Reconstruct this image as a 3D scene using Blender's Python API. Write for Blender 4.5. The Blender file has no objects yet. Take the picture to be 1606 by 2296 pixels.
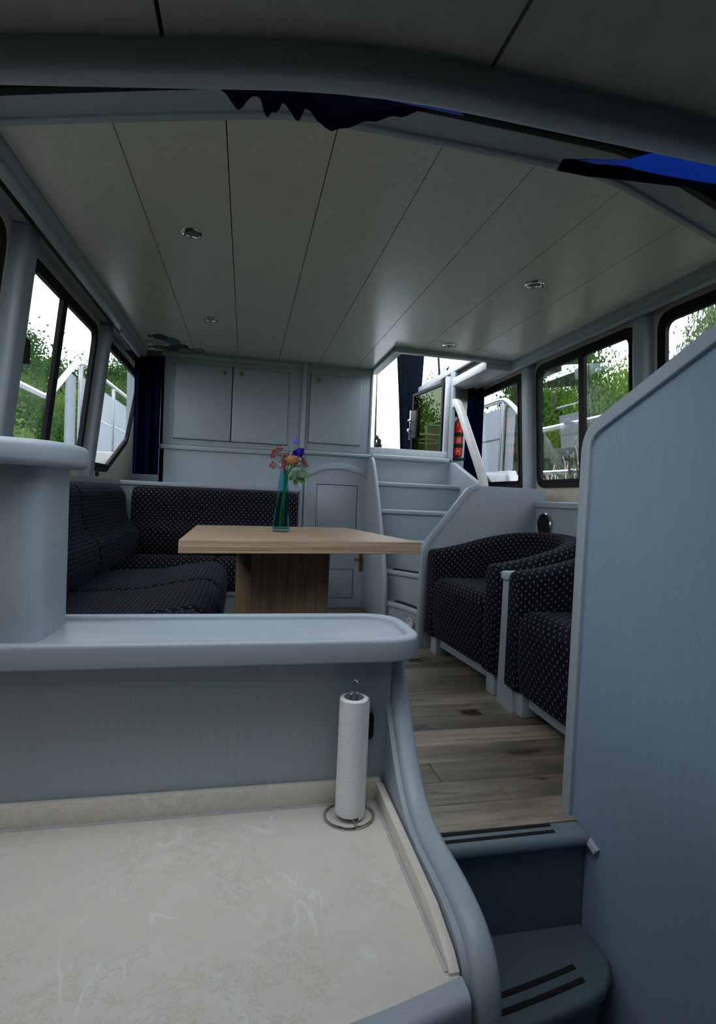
import bpy, bmesh, math, random
from mathutils import Vector, Matrix, noise as mnoise

# ------------------------------------------------------------------ camera, sky, exposure
SC = bpy.context.scene
COL = SC.collection
R = random.Random(7)

# solved from the photograph: focal length 1172 px at 1606 px width, a little roll and yaw
FPX = 1172.0
AX = Vector((0.97657, -0.03703, -0.21199))   # world x in (camera x, y, z)
AY = Vector((-0.21065, 0.03747, -0.97684))
AZ = Vector((0.04411, 0.99861, 0.02880))
cam_data = bpy.data.cameras.new('camera')
cam_data.sensor_fit = 'HORIZONTAL'; cam_data.sensor_width = 36.0
cam_data.lens = FPX / 1606.0 * 36.0
cam_data.clip_start = 0.02; cam_data.clip_end = 400
cam = bpy.data.objects.new('camera', cam_data); COL.objects.link(cam)
CAMZ = 0.87
rows = [AX.normalized(), AY.normalized(), AZ.normalized()]
rot = Matrix((rows[0], rows[1], rows[2]))
cam.matrix_world = Matrix.Translation((0, 0, CAMZ)) @ rot.to_quaternion().to_matrix().to_4x4()
SC.camera = cam

SKY_STRENGTH = 5.5
world = bpy.data.worlds.new('overcast_sky'); SC.world = world; world.use_nodes = True
wn = world.node_tree.nodes; wl = world.node_tree.links; wn.clear()
w_out = wn.new('ShaderNodeOutputWorld'); w_bg = wn.new('ShaderNodeBackground')
w_tc = wn.new('ShaderNodeTexCoord'); w_no = wn.new('ShaderNodeTexNoise'); w_rp = wn.new('ShaderNodeValToRGB')
w_no.inputs['Scale'].default_value = 2.2; w_no.inputs['Detail'].default_value = 4
w_rp.color_ramp.elements[0].position = 0.3; w_rp.color_ramp.elements[0].color = (0.80, 0.89, 1.0, 1)
w_rp.color_ramp.elements[1].position = 0.7; w_rp.color_ramp.elements[1].color = (0.90, 0.95, 1.0, 1)
wl.new(w_tc.outputs['Generated'], w_no.inputs['Vector']); wl.new(w_no.outputs['Fac'], w_rp.inputs['Fac'])
wl.new(w_rp.outputs['Color'], w_bg.inputs['Color']); w_bg.inputs['Strength'].default_value = SKY_STRENGTH
wl.new(w_bg.outputs['Background'], w_out.inputs['Surface'])

SC.view_settings.view_transform = 'Standard'; SC.view_settings.look = 'None'
SC.view_settings.gamma = 1.0; SC.view_settings.use_curve_mapping = False
SC.view_settings.exposure = -0.42
SC.cycles.max_bounces = 10; SC.cycles.diffuse_bounces = 5; SC.cycles.glossy_bounces = 3
SC.cycles.transparent_max_bounces = 16; SC.cycles.transmission_bounces = 6
SC.cycles.caustics_reflective = False; SC.cycles.caustics_refractive = False
SC.cycles.sample_clamp_indirect = 6.0

# ------------------------------------------------------------------ materials
def nodes_of(name):
    m = bpy.data.materials.new(name); m.use_nodes = True
    nt = m.node_tree; nt.nodes.clear()
    out = nt.nodes.new('ShaderNodeOutputMaterial')
    return m, nt, out
def N(nt, kind, **inp):
    n = nt.nodes.new(kind)
    for k, v in inp.items():
        n.inputs[k.replace('_', ' ')].default_value = v
    return n
def L(nt, a, b): nt.links.new(a, b)
def math_n(nt, op, a, b=None, c=None):
    n = nt.nodes.new('ShaderNodeMath'); n.operation = op
    for i, v in enumerate((a, b, c)):
        if v is None: continue
        if isinstance(v, (int, float)): n.inputs[i].default_value = v
        else: nt.links.new(v, n.inputs[i])
    return n.outputs[0]
def mixc(nt, fac, a, b, mode='MIX'):
    n = nt.nodes.new('ShaderNodeMix'); n.data_type = 'RGBA'; n.blend_type = mode
    for i, v in ((0, fac), (6, a), (7, b)):
        if isinstance(v, (int, float)): n.inputs[i].default_value = v
        elif isinstance(v, tuple): n.inputs[i].default_value = (*v, 1)[:4]
        else: nt.links.new(v, n.inputs[i])
    return n.outputs[2]
def ramp(nt, src, stops):
    n = nt.nodes.new('ShaderNodeValToRGB'); cr = n.color_ramp
    while len(cr.elements) < len(stops): cr.elements.new(0.5)
    for e, (p, c) in zip(cr.elements, stops):
        e.position = p; e.color = (*c, 1) if not isinstance(c, (int, float)) else (c, c, c, 1)
    nt.links.new(src, n.inputs[0]); return n.outputs[0]
def coords(nt, scale, kind='Object', rot=None):
    tc = nt.nodes.new('ShaderNodeTexCoord'); mp = nt.nodes.new('ShaderNodeMapping')
    mp.inputs['Scale'].default_value = scale
    if rot: mp.inputs['Rotation'].default_value = rot
    nt.links.new(tc.outputs[kind], mp.inputs['Vector']); return mp.outputs[0]
def noise_n(nt, vec, scale=1, detail=4, rough=0.55, dist=0):
    n = nt.nodes.new('ShaderNodeTexNoise'); n.inputs['Scale'].default_value = scale
    n.inputs['Detail'].default_value = detail; n.inputs['Roughness'].default_value = rough
    n.inputs['Distortion'].default_value = dist
    nt.links.new(vec, n.inputs['Vector']); return n.outputs['Fac']
def principled(nt, out, color, rough=0.5, metal=0.0, spec=0.5, bump=None, bump_s=0.1, bump_d=0.002, **kw):
    p = nt.nodes.new('ShaderNodeBsdfPrincipled')
    if isinstance(color, tuple): p.inputs['Base Color'].default_value = (*color, 1)
    else: nt.links.new(color, p.inputs['Base Color'])
    if isinstance(rough, (int, float)): p.inputs['Roughness'].default_value = rough
    else: nt.links.new(rough, p.inputs['Roughness'])
    p.inputs['Metallic'].default_value = metal; p.inputs['Specular IOR Level'].default_value = spec
    for k, v in kw.items():
        p.inputs[k].default_value = v
    if bump is not None:
        b = nt.nodes.new('ShaderNodeBump'); b.inputs['Strength'].default_value = bump_s; b.inputs['Distance'].default_value = bump_d
        nt.links.new(bump, b.inputs['Height']); nt.links.new(b.outputs[0], p.inputs['Normal'])
    nt.links.new(p.outputs[0], out.inputs['Surface']); return p
MATS = {}
def plain(name, color, rough=0.5, metal=0.0, spec=0.5, grain=0.04, **kw):
    m, nt, out = nodes_of(name)
    v = noise_n(nt, coords(nt, (9, 9, 9)), 3, 3)
    d = tuple(max(0, c * (1 - grain * 2)) for c in color); l = tuple(min(1, c * (1 + grain * 2)) for c in color)
    principled(nt, out, ramp(nt, v, [(0.3, d), (0.7, l)]), rough, metal, spec, **kw)
    MATS[name] = m; return m
def limewash(name, base, axis, strength=1.0):
    """limed oak: pale blue-grey paint rubbed into a visible grain running along one axis"""
    m, nt, out = nodes_of(name)
    sc = [130, 130, 130]; sc['xyz'.index(axis)] = 3.2
    g = noise_n(nt, coords(nt, tuple(sc)), 1.0, 5, 0.65)
    sc2 = [330, 330, 330]; sc2['xyz'.index(axis)] = 7
    g2 = noise_n(nt, coords(nt, tuple(sc2)), 1.0, 3, 0.6)
    big = noise_n(nt, coords(nt, (2.3, 2.3, 2.3)), 1.0, 3, 0.5)
    big2 = noise_n(nt, coords(nt, (3.1, 3.1, 1.9), rot=(0.4, 0.7, 0.2)), 1.3, 2, 0.5)
    c = [x for x in base]
    dark = tuple(x * (1 - 0.10 * strength) for x in c); light = tuple(min(1, x * 1.05) for x in c)
    col = ramp(nt, g, [(0.25, dark), (0.5, tuple(c)), (0.78, light)])
    col = mixc(nt, ramp(nt, g2, [(0.30, 0.45), (0.42, 0.0)]), col, tuple(x * (1 - 0.32 * strength) for x in c))
    col = mixc(nt, ramp(nt, big, [(0.35, 0.0), (0.75, 0.38)]), col, (c[0] * 1.02, c[1] * 0.93, c[2] * 1.0), 'MIX')
    col = mixc(nt, ramp(nt, big2, [(0.4, 0.0), (0.8, 0.30)]), col, (c[0] * 0.86, c[1] * 1.0, c[2] * 0.95), 'MIX')
    principled(nt, out, col, ramp(nt, g, [(0.2, 0.48), (0.8, 0.36)]), 0, 0.45, bump=g, bump_s=0.12, bump_d=0.0015)
    MATS[name] = m; return m
WOOD = (0.34, 0.395, 0.435)
SHADE_STEP = limewash('shade_toned_step_paint', (0.095, 0.135, 0.155), 'x'); NOSEP = limewash('nosing_paint', (0.19, 0.245, 0.275), 'x'); PANELB = limewash('shade_toned_limed_panel', (0.24, 0.33, 0.42), 'z')  # step and panel paint darkened: shade and bluish sky light held in the colour
WZ = limewash('limed_wood_upright', WOOD, 'z'); WX = limewash('limed_wood_crosswise', WOOD, 'x'); WY = limewash('limed_wood_lengthwise', WOOD, 'y')
CEIL = plain('ceiling_laminate', (0.68, 0.665, 0.58), 0.26, 0, 0.6, grain=0.02)
CREAM = plain('cream_wall_lining', (0.62, 0.56, 0.44), 0.75)
BLACK = plain('black_rubber', (0.006, 0.006, 0.007), 0.6, 0, 0.2)
BLACKM = plain('black_plastic', (0.009, 0.008, 0.008), 0.55, 0, 0.25)
STRIP = plain('anti_slip_strip', (0.006, 0.005, 0.005), 0.9)
CHROME = plain('chrome', (0.72, 0.73, 0.75), 0.08, 1.0)
STEEL = plain('stainless_steel', (0.42, 0.43, 0.45), 0.25, 1.0)
BRASS = plain('aged_brass', (0.24, 0.155, 0.05), 0.38, 1.0)
WHITE = plain('white_gelcoat', (0.50, 0.52, 0.54), 0.35)
WHITE2 = plain('white_plastic', (0.62, 0.62, 0.60), 0.4)
BOARD = plain('frosted_board', (0.26, 0.29, 0.33), 0.5)
GREYBOARD = plain('grey_board', (0.20, 0.24, 0.28), 0.5)
ORANGE = plain('orange_lettering', (0.85, 0.17, 0.05), 0.5)
RED = plain('red_enamel', (0.55, 0.012, 0.008), 0.18)
DARK = plain('dark_void', (0.012, 0.012, 0.013), 0.9)
GROUND = plain('bank_grass', (0.07, 0.11, 0.03), 0.9, grain=0.3)
WATER = plain('river_water', (0.05, 0.07, 0.06), 0.12)
BARK = plain('tree_bark', (0.09, 0.065, 0.045), 0.9, grain=0.3)
REED = plain('dry_reed', (0.50, 0.40, 0.20), 0.8, grain=0.2)
STEM = plain('flower_stem', (0.05, 0.14, 0.03), 0.5)
PAPER_W = plain('roll_core_card', (0.55, 0.57, 0.62), 0.9)
CEILG = plain('shade_toned_deckhead_laminate', (0.36, 0.36, 0.33), 0.5)  # darker than the saloon laminate: shade at the view's edge is in its colour
LENS = plain('lamp_lens', (0.10, 0.11, 0.11), 0.25)

def glass_mat(name, tint=(0.97, 0.98, 0.98), refl=0.06, rough=0.0):
    m, nt, out = nodes_of(name)
    t = N(nt, 'ShaderNodeBsdfTransparent'); t.inputs[0].default_value = (*tint, 1)
    g = N(nt, 'ShaderNodeBsdfGlossy'); g.inputs['Roughness'].default_value = rough; g.inputs['Color'].default_value = (1, 1, 1, 1)
    fr = N(nt, 'ShaderNodeFresnel'); fr.inputs['IOR'].default_value = 1.38
    no = noise_n(nt, coords(nt, (0.9, 0.9, 0.9)), 1.2, 2)
    f = math_n(nt, 'MULTIPLY', fr.outputs[0], ramp(nt, no, [(0.2, 0.30), (0.8, 0.45)]))
    mx = N(nt, 'ShaderNodeMixShader'); L(nt, f, mx.inputs[0]); L(nt, t.outputs[0], mx.inputs[1]); L(nt, g.outputs[0], mx.inputs[2])
    L(nt, mx.outputs[0], out.inputs['Surface']); MATS[name] = m; return m
GLASS = glass_mat('window_glass'); TINTED = glass_mat('tinted_door_glass', (0.34, 0.39, 0.26))
TEAL = glass_mat('teal_glass', (0.38, 0.80, 0.88)); WATERV = glass_mat('vase_water', (0.70, 0.92, 0.95)); CLEARB = glass_mat('clear_glass_foot', (0.75, 0.86, 0.88))

def cloth(name, color, trans, tfac=0.35):
    m, nt, out = nodes_of(name)
    w = noise_n(nt, coords(nt, (300, 300, 300)), 1, 2)
    d = N(nt, 'ShaderNodeBsdfDiffuse'); L(nt, ramp(nt, w, [(0.2, tuple(c * 0.7 for c in color)), (0.8, tuple(c * 1.25 for c in color))]), d.inputs[0])
    t = N(nt, 'ShaderNodeBsdfTranslucent'); t.inputs[0].default_value = (*trans, 1)
    mx = N(nt, 'ShaderNodeMixShader'); mx.inputs[0].default_value = tfac
    L(nt, d.outputs[0], mx.inputs[1]); L(nt, t.outputs[0], mx.inputs[2]); L(nt, mx.outputs[0], out.inputs['Surface'])
    MATS[name] = m; return m
CURTAIN = cloth('navy_curtain_cloth', (0.003, 0.006, 0.028), (0.005, 0.03, 0.25), 0.14)
GLOWC = cloth('thin_blue_curtain_cloth', (0.004, 0.009, 0.045), (0.004, 0.022, 0.19), 0.30)
FOLDED = cloth('folded_navy_curtain', (0.004, 0.007, 0.026), (0.002, 0.003, 0.01), 0.1)
CANVAS = cloth('navy_tent_canvas', (0.006, 0.010, 0.015), (0.004, 0.008, 0.013), 0.15)

def leaf_mat(name, c1, c2, tr):
    m, nt, out = nodes_of(name)
    v = noise_n(nt, coords(nt, (1.3, 1.3, 1.3)), 1.0, 4)
    w = N(nt, 'ShaderNodeTexWhiteNoise'); g = N(nt, 'ShaderNodeNewGeometry')
    col = ramp(nt, v, [(0.35, c1), (0.65, c2)])
    rnd = ramp(nt, g.outputs['Random Per Island'], [(0.0, 0.6), (1.0, 1.35)])
    col = mixc(nt, 1.0, col, rnd, 'MULTIPLY')
    d = N(nt, 'ShaderNodeBsdfDiffuse'); L(nt, col, d.inputs[0])
    t = N(nt, 'ShaderNodeBsdfTranslucent'); L(nt, mixc(nt, 0.5, col, tr), t.inputs[0])
    mx = N(nt, 'ShaderNodeMixShader'); mx.inputs[0].default_value = 0.35
    L(nt, d.outputs[0], mx.inputs[1]); L(nt, t.outputs[0], mx.inputs[2]); L(nt, mx.outputs[0], out.inputs['Surface'])
    MATS[name] = m; return m
LEAF_D = leaf_mat('dark_leaves', (0.018, 0.05, 0.014), (0.05, 0.115, 0.025), (0.10, 0.18, 0.03))
LEAF_M = leaf_mat('mid_leaves', (0.035, 0.085, 0.018), (0.085, 0.16, 0.03), (0.14, 0.24, 0.04))
LEAF_L = leaf_mat('light_leaves', (0.085, 0.17, 0.025), (0.20, 0.30, 0.05), (0.28, 0.40, 0.06))  # light green yellowed further so the colour carries sunshine; no sun lamp
LEAF_W = leaf_mat('willow_leaves', (0.10, 0.16, 0.07), (0.20, 0.27, 0.12), (0.22, 0.30, 0.12))

def fabric():
    """near-black navy upholstery with staggered little gold sprigs; UVs are in metres"""
    m, nt, out = nodes_of('navy_sprig_upholstery')
    tc = N(nt, 'ShaderNodeTexCoord'); sp = N(nt, 'ShaderNodeSeparateXYZ'); L(nt, tc.outputs['UV'], sp.inputs[0])
    def motif(off):
        u = math_n(nt, 'SUBTRACT', math_n(nt, 'FRACT', math_n(nt, 'ADD', math_n(nt, 'MULTIPLY', sp.outputs[0], 1 / 0.034), off)), 0.5)
        v = math_n(nt, 'SUBTRACT', math_n(nt, 'FRACT', math_n(nt, 'ADD', math_n(nt, 'MULTIPLY', sp.outputs[1], 1 / 0.040), off)), 0.5)
        au = math_n(nt, 'ABSOLUTE', u)
        stem = math_n(nt, 'MULTIPLY', math_n(nt, 'LESS_THAN', au, 0.028), math_n(nt, 'LESS_THAN', math_n(nt, 'ABSOLUTE', v), 0.15))
        dv = math_n(nt, 'ABSOLUTE', math_n(nt, 'SUBTRACT', math_n(nt, 'ADD', v, 0.10), au))
        wing = math_n(nt, 'MULTIPLY', math_n(nt, 'LESS_THAN', dv, 0.045), math_n(nt, 'LESS_THAN', au, 0.13))
        return math_n(nt, 'MAXIMUM', stem, wing)
    k = math_n(nt, 'MAXIMUM', motif(0.0), motif(0.5))
    weave = noise_n(nt, coords(nt, (420, 420, 420)), 1, 2)
    nb = ramp(nt, weave, [(0.3, (0.0025, 0.0035, 0.008)), (0.7, (0.005, 0.0075, 0.016))])
    col = mixc(nt, k, nb, (0.23, 0.175, 0.075))
    principled(nt, out, col, 0.9, 0, 0.15, bump=weave, bump_s=0.2, bump_d=0.001, **{'Sheen Weight': 0.10, 'Sheen Roughness': 0.45, 'Sheen Tint': (0.12, 0.2, 0.5, 1)})
    return m
FABRIC = fabric()

def floor_mat():
    m, nt, out = nodes_of('greyed_oak_plank')
    oi = N(nt, 'ShaderNodeObjectInfo')
    tc = N(nt, 'ShaderNodeTexCoord'); ad = N(nt, 'ShaderNodeVectorMath'); ad.operation = 'ADD'
    cb = N(nt, 'ShaderNodeCombineXYZ'); s = math_n(nt, 'MULTIPLY', oi.outputs['Random'], 37.0)
    L(nt, s, cb.inputs[0]); L(nt, s, cb.inputs[1]); L(nt, tc.outputs['Object'], ad.inputs[0]); L(nt, cb.outputs[0], ad.inputs[1])
    def mp(sc):
        q = N(nt, 'ShaderNodeMapping'); q.inputs['Scale'].default_value = sc; L(nt, ad.outputs[0], q.inputs['Vector']); return q.outputs[0]
    g = noise_n(nt, mp((3, 42, 1)), 1, 6, 0.65, 0.4); b = noise_n(nt, mp((2.4, 7, 1)), 1, 3)
    kn = noise_n(nt, mp((4.5, 13, 1)), 1.0, 2, 0.5, 0.6)
    col = ramp(nt, g, [(0.25, (0.15, 0.115, 0.085)), (0.5, (0.34, 0.275, 0.205)), (0.75, (0.45, 0.38, 0.295))])
    col = mixc(nt, ramp(nt, b, [(0.42, 0.0), (0.66, 0.8)]), col, (0.13, 0.105, 0.08))
    col = mixc(nt, ramp(nt, kn, [(0.64, 0.0), (0.72, 0.9)]), col, (0.05, 0.038, 0.03))
    tone = ramp(nt, oi.outputs['Random'], [(0, 0.50), (0.5, 0.85), (1, 1.25)])
    col = mixc(nt, 1.0, col, tone, 'MULTIPLY')
    principled(nt, out, col, 0.42, 0, 0.4, bump=g, bump_s=0.15, bump_d=0.001); return m
PLANK = floor_mat()

def oak_mat(name, a, b, c, sc):
    m, nt, out = nodes_of(name)
    g = noise_n(nt, coords(nt, sc), 1, 5, 0.6, 0.25)
    f = noise_n(nt, coords(nt, tuple(x * 3.5 for x in sc)), 1, 3)
    col = ramp(nt, g, [(0.3, a), (0.5, b), (0.68, c)])
    col = mixc(nt, ramp(nt, f, [(0.35, 0.45), (0.5, 0.0)]), col, a)
    principled(nt, out, col, 0.45, 0, 0.4, bump=g, bump_s=0.08, bump_d=0.001); return m
OAK = oak_mat('sawn_oak_veneer', (0.22, 0.14, 0.085), (0.42, 0.29, 0.185), (0.53, 0.39, 0.26), (3.0, 95, 230))
OAKZ = oak_mat('sawn_oak_pedestal', (0.15, 0.095, 0.055), (0.27, 0.175, 0.10), (0.35, 0.235, 0.14), (45, 45, 3.0))

def marble():
    m, nt, out = nodes_of('beige_marble_laminate')
    v = coords(nt, (1, 1, 1), rot=(0, 0, 0.5))
    big = noise_n(nt, v, 9, 6, 0.65, 0.8)
    dg = coords(nt, (1, 0.32, 1), rot=(0, 0, 0.95))
    fine = noise_n(nt, v, 55, 7, 0.8, 0.4)
    v1 = noise_n(nt, v, 15, 9, 0.78, 0.25); v2 = noise_n(nt, dg, 13, 3, 0.5, 0.6)
    col = ramp(nt, big, [(0.3, (0.74, 0.68, 0.60)), (0.5, (0.69, 0.63, 0.555)), (0.72, (0.71, 0.675, 0.64))])
    ridge = math_n(nt, 'ABSOLUTE', math_n(nt, 'SUBTRACT', v1, 0.5))
    msk = noise_n(nt, v, 4.0, 2)
    rk = math_n(nt, 'MULTIPLY', ramp(nt, ridge, [(0.0, 0.55), (0.018, 0.0)]), ramp(nt, msk, [(0.38, 0.1), (0.66, 1.0)]))
    col = mixc(nt, rk, col, (0.42, 0.30, 0.18))
    r2 = math_n(nt, 'ABSOLUTE', math_n(nt, 'SUBTRACT', v2, 0.47))
    m2 = noise_n(nt, coords(nt, (1, 1, 1), rot=(0, 0, 2.0)), 7.0, 2)
    rw = math_n(nt, 'MULTIPLY', ramp(nt, r2, [(0.0, 0.65), (0.020, 0.0)]), ramp(nt, m2, [(0.56, 0.0), (0.64, 1.0)]))
    col = mixc(nt, rw, col, (0.80, 0.82, 0.80))
    col = mixc(nt, ramp(nt, fine, [(0.56, 0.0), (0.70, 0.38)]), col, (0.52, 0.43, 0.33))
    principled(nt, out, col, 0.33, 0, 0.4); return m
MARBLE = marble()

def paper():
    m, nt, out = nodes_of('embossed_kitchen_paper')
    tc = N(nt, 'ShaderNodeTexCoord'); mp = N(nt, 'ShaderNodeMapping'); mp.inputs['Scale'].default_value = (26, 26, 26); L(nt, tc.outputs['UV'], mp.inputs[0])
    vo = N(nt, 'ShaderNodeTexVoronoi'); vo.inputs['Scale'].default_value = 1.0; L(nt, mp.outputs[0], vo.inputs['Vector'])
    rings = math_n(nt, 'SINE', math_n(nt, 'MULTIPLY', vo.outputs['Distance'], 46.0))
    mp2 = N(nt, 'ShaderNodeMapping'); mp2.inputs['Scale'].default_value = (420, 420, 420); L(nt, tc.outputs['UV'], mp2.inputs[0])
    dots = N(nt, 'ShaderNodeTexVoronoi'); dots.inputs['Scale'].default_value = 1.0; L(nt, mp2.outputs[0], dots.inputs['Vector'])
    h = math_n(nt, 'MULTIPLY', ramp(nt, rings, [(0.55, 0.0), (0.9, 1.0)]), ramp(nt, dots.outputs['Distance'], [(0.2, 1.0), (0.6, 0.3)]))
    principled(nt, out, (0.86, 0.86, 0.87), 0.9, 0, 0.2, bump=h, bump_s=0.7, bump_d=0.0012); return m
PAPER = paper()

def petal(name, a, b):
    m, nt, out = nodes_of(name)
    v = noise_n(nt, coords(nt, (60, 60, 60)), 1, 3)
    d = N(nt, 'ShaderNodeBsdfDiffuse'); L(nt, ramp(nt, v, [(0.3, a), (0.7, b)]), d.inputs[0])
    t = N(nt, 'ShaderNodeBsdfTranslucent'); t.inputs[0].default_value = (*b, 1)
    mx = N(nt, 'ShaderNodeMixShader'); mx.inputs[0].default_value = 0.3
    L(nt, d.outputs[0], mx.inputs[1]); L(nt, t.outputs[0], mx.inputs[2]); L(nt, mx.outputs[0], out.inputs['Surface']); return m
P_VIOLET = petal('violet_petal', (0.035, 0.02, 0.28), (0.08, 0.05, 0.50)); P_LILAC = petal('lilac_petal', (0.22, 0.17, 0.60), (0.38, 0.32, 0.80))
P_PEACH = petal('peach_petal', (0.62, 0.38, 0.12), (0.72, 0.42, 0.22)); P_PINK = petal('pink_floret', (0.30, 0.05, 0.07), (0.50, 0.14, 0.17))
P_LEAF = petal('variegated_leaf', (0.07, 0.14, 0.065), (0.20, 0.30, 0.17)); P_LIME = petal('lime_bud', (0.35, 0.50, 0.08), (0.45, 0.60, 0.15))
# ------------------------------------------------------------------ geometry helpers
class G:
    """collects shapes; build() links them as one mesh object"""
    def __init__(s): s.v = []; s.f = []; s.uv = []; s.has_uv = False
    def add(s, verts, faces, uvs=None):
        o = len(s.v); s.v += [tuple(q) for q in verts]; s.f += [tuple(i + o for i in f) for f in faces]
        if uvs: s.has_uv = True; s.uv += uvs
        else: s.uv += [None] * len(faces)
        return s
    def bm(s, b, xf=None):
        b.verts.ensure_lookup_table()
        vs = [(xf @ v.co if xf else v.co.copy()) for v in b.verts]
        for i, v in enumerate(b.verts): v.index = i
        s.add(vs, [[v.index for v in f.verts] for f in b.faces]); b.free(); return s
    def box(s, x0, x1, y0, y1, z0, z1, bev=0.0, seg=2, xf=None):
        b = bmesh.new(); r = bmesh.ops.create_cube(b, size=1)
        for v in b.verts: v.co = Vector(((x0 + x1) / 2 + v.co.x * (x1 - x0), (y0 + y1) / 2 + v.co.y * (y1 - y0), (z0 + z1) / 2 + v.co.z * (z1 - z0)))
        if bev > 0:
            bev = min(bev, 0.49 * min(abs(x1 - x0), abs(y1 - y0), abs(z1 - z0)))
            bmesh.ops.bevel(b, geom=b.edges[:], offset=bev, segments=seg, profile=0.5, affect='EDGES')
        return s.bm(b, xf)
    def prism(s, poly, plane, a, c, bev=0.0, seg=2, xf=None):
        """polygon in a coordinate plane ('xy','xz','yz') extruded from a to c along the third axis"""
        b = bmesh.new()
        def P(p, t):
            if plane == 'xy': return (p[0], p[1], t)
            if plane == 'xz': return (p[0], t, p[1])
            return (t, p[0], p[1])
        lo = [b.verts.new(P(p, a)) for p in poly]; hi = [b.verts.new(P(p, c)) for p in poly]
        n = len(poly); f0 = b.faces.new(lo[::-1]); f1 = b.faces.new(hi)
        for i in range(n): b.faces.new((lo[i], lo[(i + 1) % n], hi[(i + 1) % n], hi[i]))
        bmesh.ops.recalc_face_normals(b, faces=b.faces[:])
        if bev > 0:
            ed = [e for e in b.edges if any(f in (f0, f1) for f in e.link_faces)]
            bmesh.ops.bevel(b, geom=ed, offset=bev, segments=seg, profile=0.5, affect='EDGES')
        return s.bm(b, xf)
    def tube(s, path, r, n=8, closed=False, flat=None, up=None):
        path = [Vector(p) for p in path]; m = len(path)
        rr = r if isinstance(r, (list, tuple)) else [r] * m
        prev = None; rings = []
        for i, p in enumerate(path):
            if closed: t = path[(i + 1) % m] - path[i - 1]
            else: t = path[min(i + 1, m - 1)] - path[max(i - 1, 0)]
            t.normalize()
            if prev is None:
                ref = Vector(up) if up else (Vector((0, 0, 1)) if abs(t.z) < 0.9 else Vector((1, 0, 0)))
                nn = (ref - ref.dot(t) * t).normalized()
            else: nn = (prev - prev.dot(t) * t).normalized()
            prev = nn; bb = t.cross(nn); k = flat or 1.0
            rings.append([p + nn * math.cos(2 * math.pi * j / n) * rr[i] + bb * math.sin(2 * math.pi * j / n) * rr[i] * k for j in range(n)])
        vs = [q for ring in rings for q in ring]; fs = []
        for i in range(m if closed else m - 1):
            a = i * n; b = ((i + 1) % m) * n
            for j in range(n): fs.append((a + j, a + (j + 1) % n, b + (j + 1) % n, b + j))
        if not closed: fs += [tuple(range(n))[::-1], tuple(range((m - 1) * n, m * n))]
        return s.add(vs, fs)
    def lathe(s, prof, c=(0, 0, 0), n=20, xf=None, uvscale=None):
        vs = []; fs = []; uv = []
        for (r, z) in prof:
            for j in range(n):
                a = 2 * math.pi * j / n; q = Vector((c[0] + r * math.cos(a), c[1] + r * math.sin(a), c[2] + z)); vs.append(xf @ q if xf else q)
        for i in range(len(prof) - 1):
            for j in range(n):
                fs.append((i * n + j, i * n + (j + 1) % n, (i + 1) * n + (j + 1) % n, (i + 1) * n + j))
                if uvscale:
                    w = uvscale; uv.append([(j / n * w, prof[i][1]), ((j + 1) / n * w, prof[i][1]), ((j + 1) / n * w, prof[i + 1][1]), (j / n * w, prof[i + 1][1])])
        if prof[0][0] > 1e-5: fs.append(tuple(range(n))[::-1]); uv.append([(0, 0)] * n)
        if prof[-1][0] > 1e-5: k = (len(prof) - 1) * n; fs.append(tuple(range(k, k + n))); uv.append([(0, 0)] * n)
        return s.add(vs, fs, uv if uvscale else None)
    def grid(s, fn, nu, nv, uvfn=None):
        vs = [fn(i / nu, j / nv) for i in range(nu + 1) for j in range(nv + 1)]; fs = []; uv = []
        for i in range(nu):
            for j in range(nv):
                a = i * (nv + 1) + j; b = a + nv + 1; fs.append((a, b, b + 1, a + 1))
                if uvfn: uv.append([uvfn(i / nu, j / nv), uvfn((i + 1) / nu, j / nv), uvfn((i + 1) / nu, (j + 1) / nv), uvfn(i / nu, (j + 1) / nv)])
        return s.add(vs, fs, uv if uvfn else None)
    def loft(s, rings, closed_ring=True, caps=True, uvs=False):
        n = len(rings[0]); vs = [q for r in rings for q in r]; fs = []; uv = []
        def plen(r):
            d = [0.0]
            for i in range(1, n + 1): d.append(d[-1] + (Vector(r[i % n]) - Vector(r[i - 1])).length)
            return d
        mid = rings[len(rings) // 2]; pl = plen(mid); ul = [0.0]
        for i in range(1, len(rings)):
            ul.append(ul[-1] + sum((Vector(rings[i][k]) - Vector(rings[i - 1][k])).length for k in range(n)) / n)
        m = n if closed_ring else n - 1
        for i in range(len(rings) - 1):
            for j in range(m):
                fs.append((i * n + j, i * n + (j + 1) % n, (i + 1) * n + (j + 1) % n, (i + 1) * n + j))
                uv.append([(ul[i], pl[j]), (ul[i], pl[j + 1]), (ul[i + 1], pl[j + 1]), (ul[i + 1], pl[j])])
        if caps:
            fs.append(tuple(range(n))[::-1]); fs.append(tuple(range((len(rings) - 1) * n, len(rings) * n)))
            for r in (rings[0][::-1], rings[-1]):
                c = [Vector(q) for q in r]; nrm = (c[1] - c[0]).cross(c[n // 2] - c[0])
                ax = max(range(3), key=lambda k: abs(nrm[k])); o = [k for k in range(3) if k != ax]
                uv.append([(q[o[0]], q[o[1]]) for q in c])
        return s.add(vs, fs, uv if uvs else None)
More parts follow.
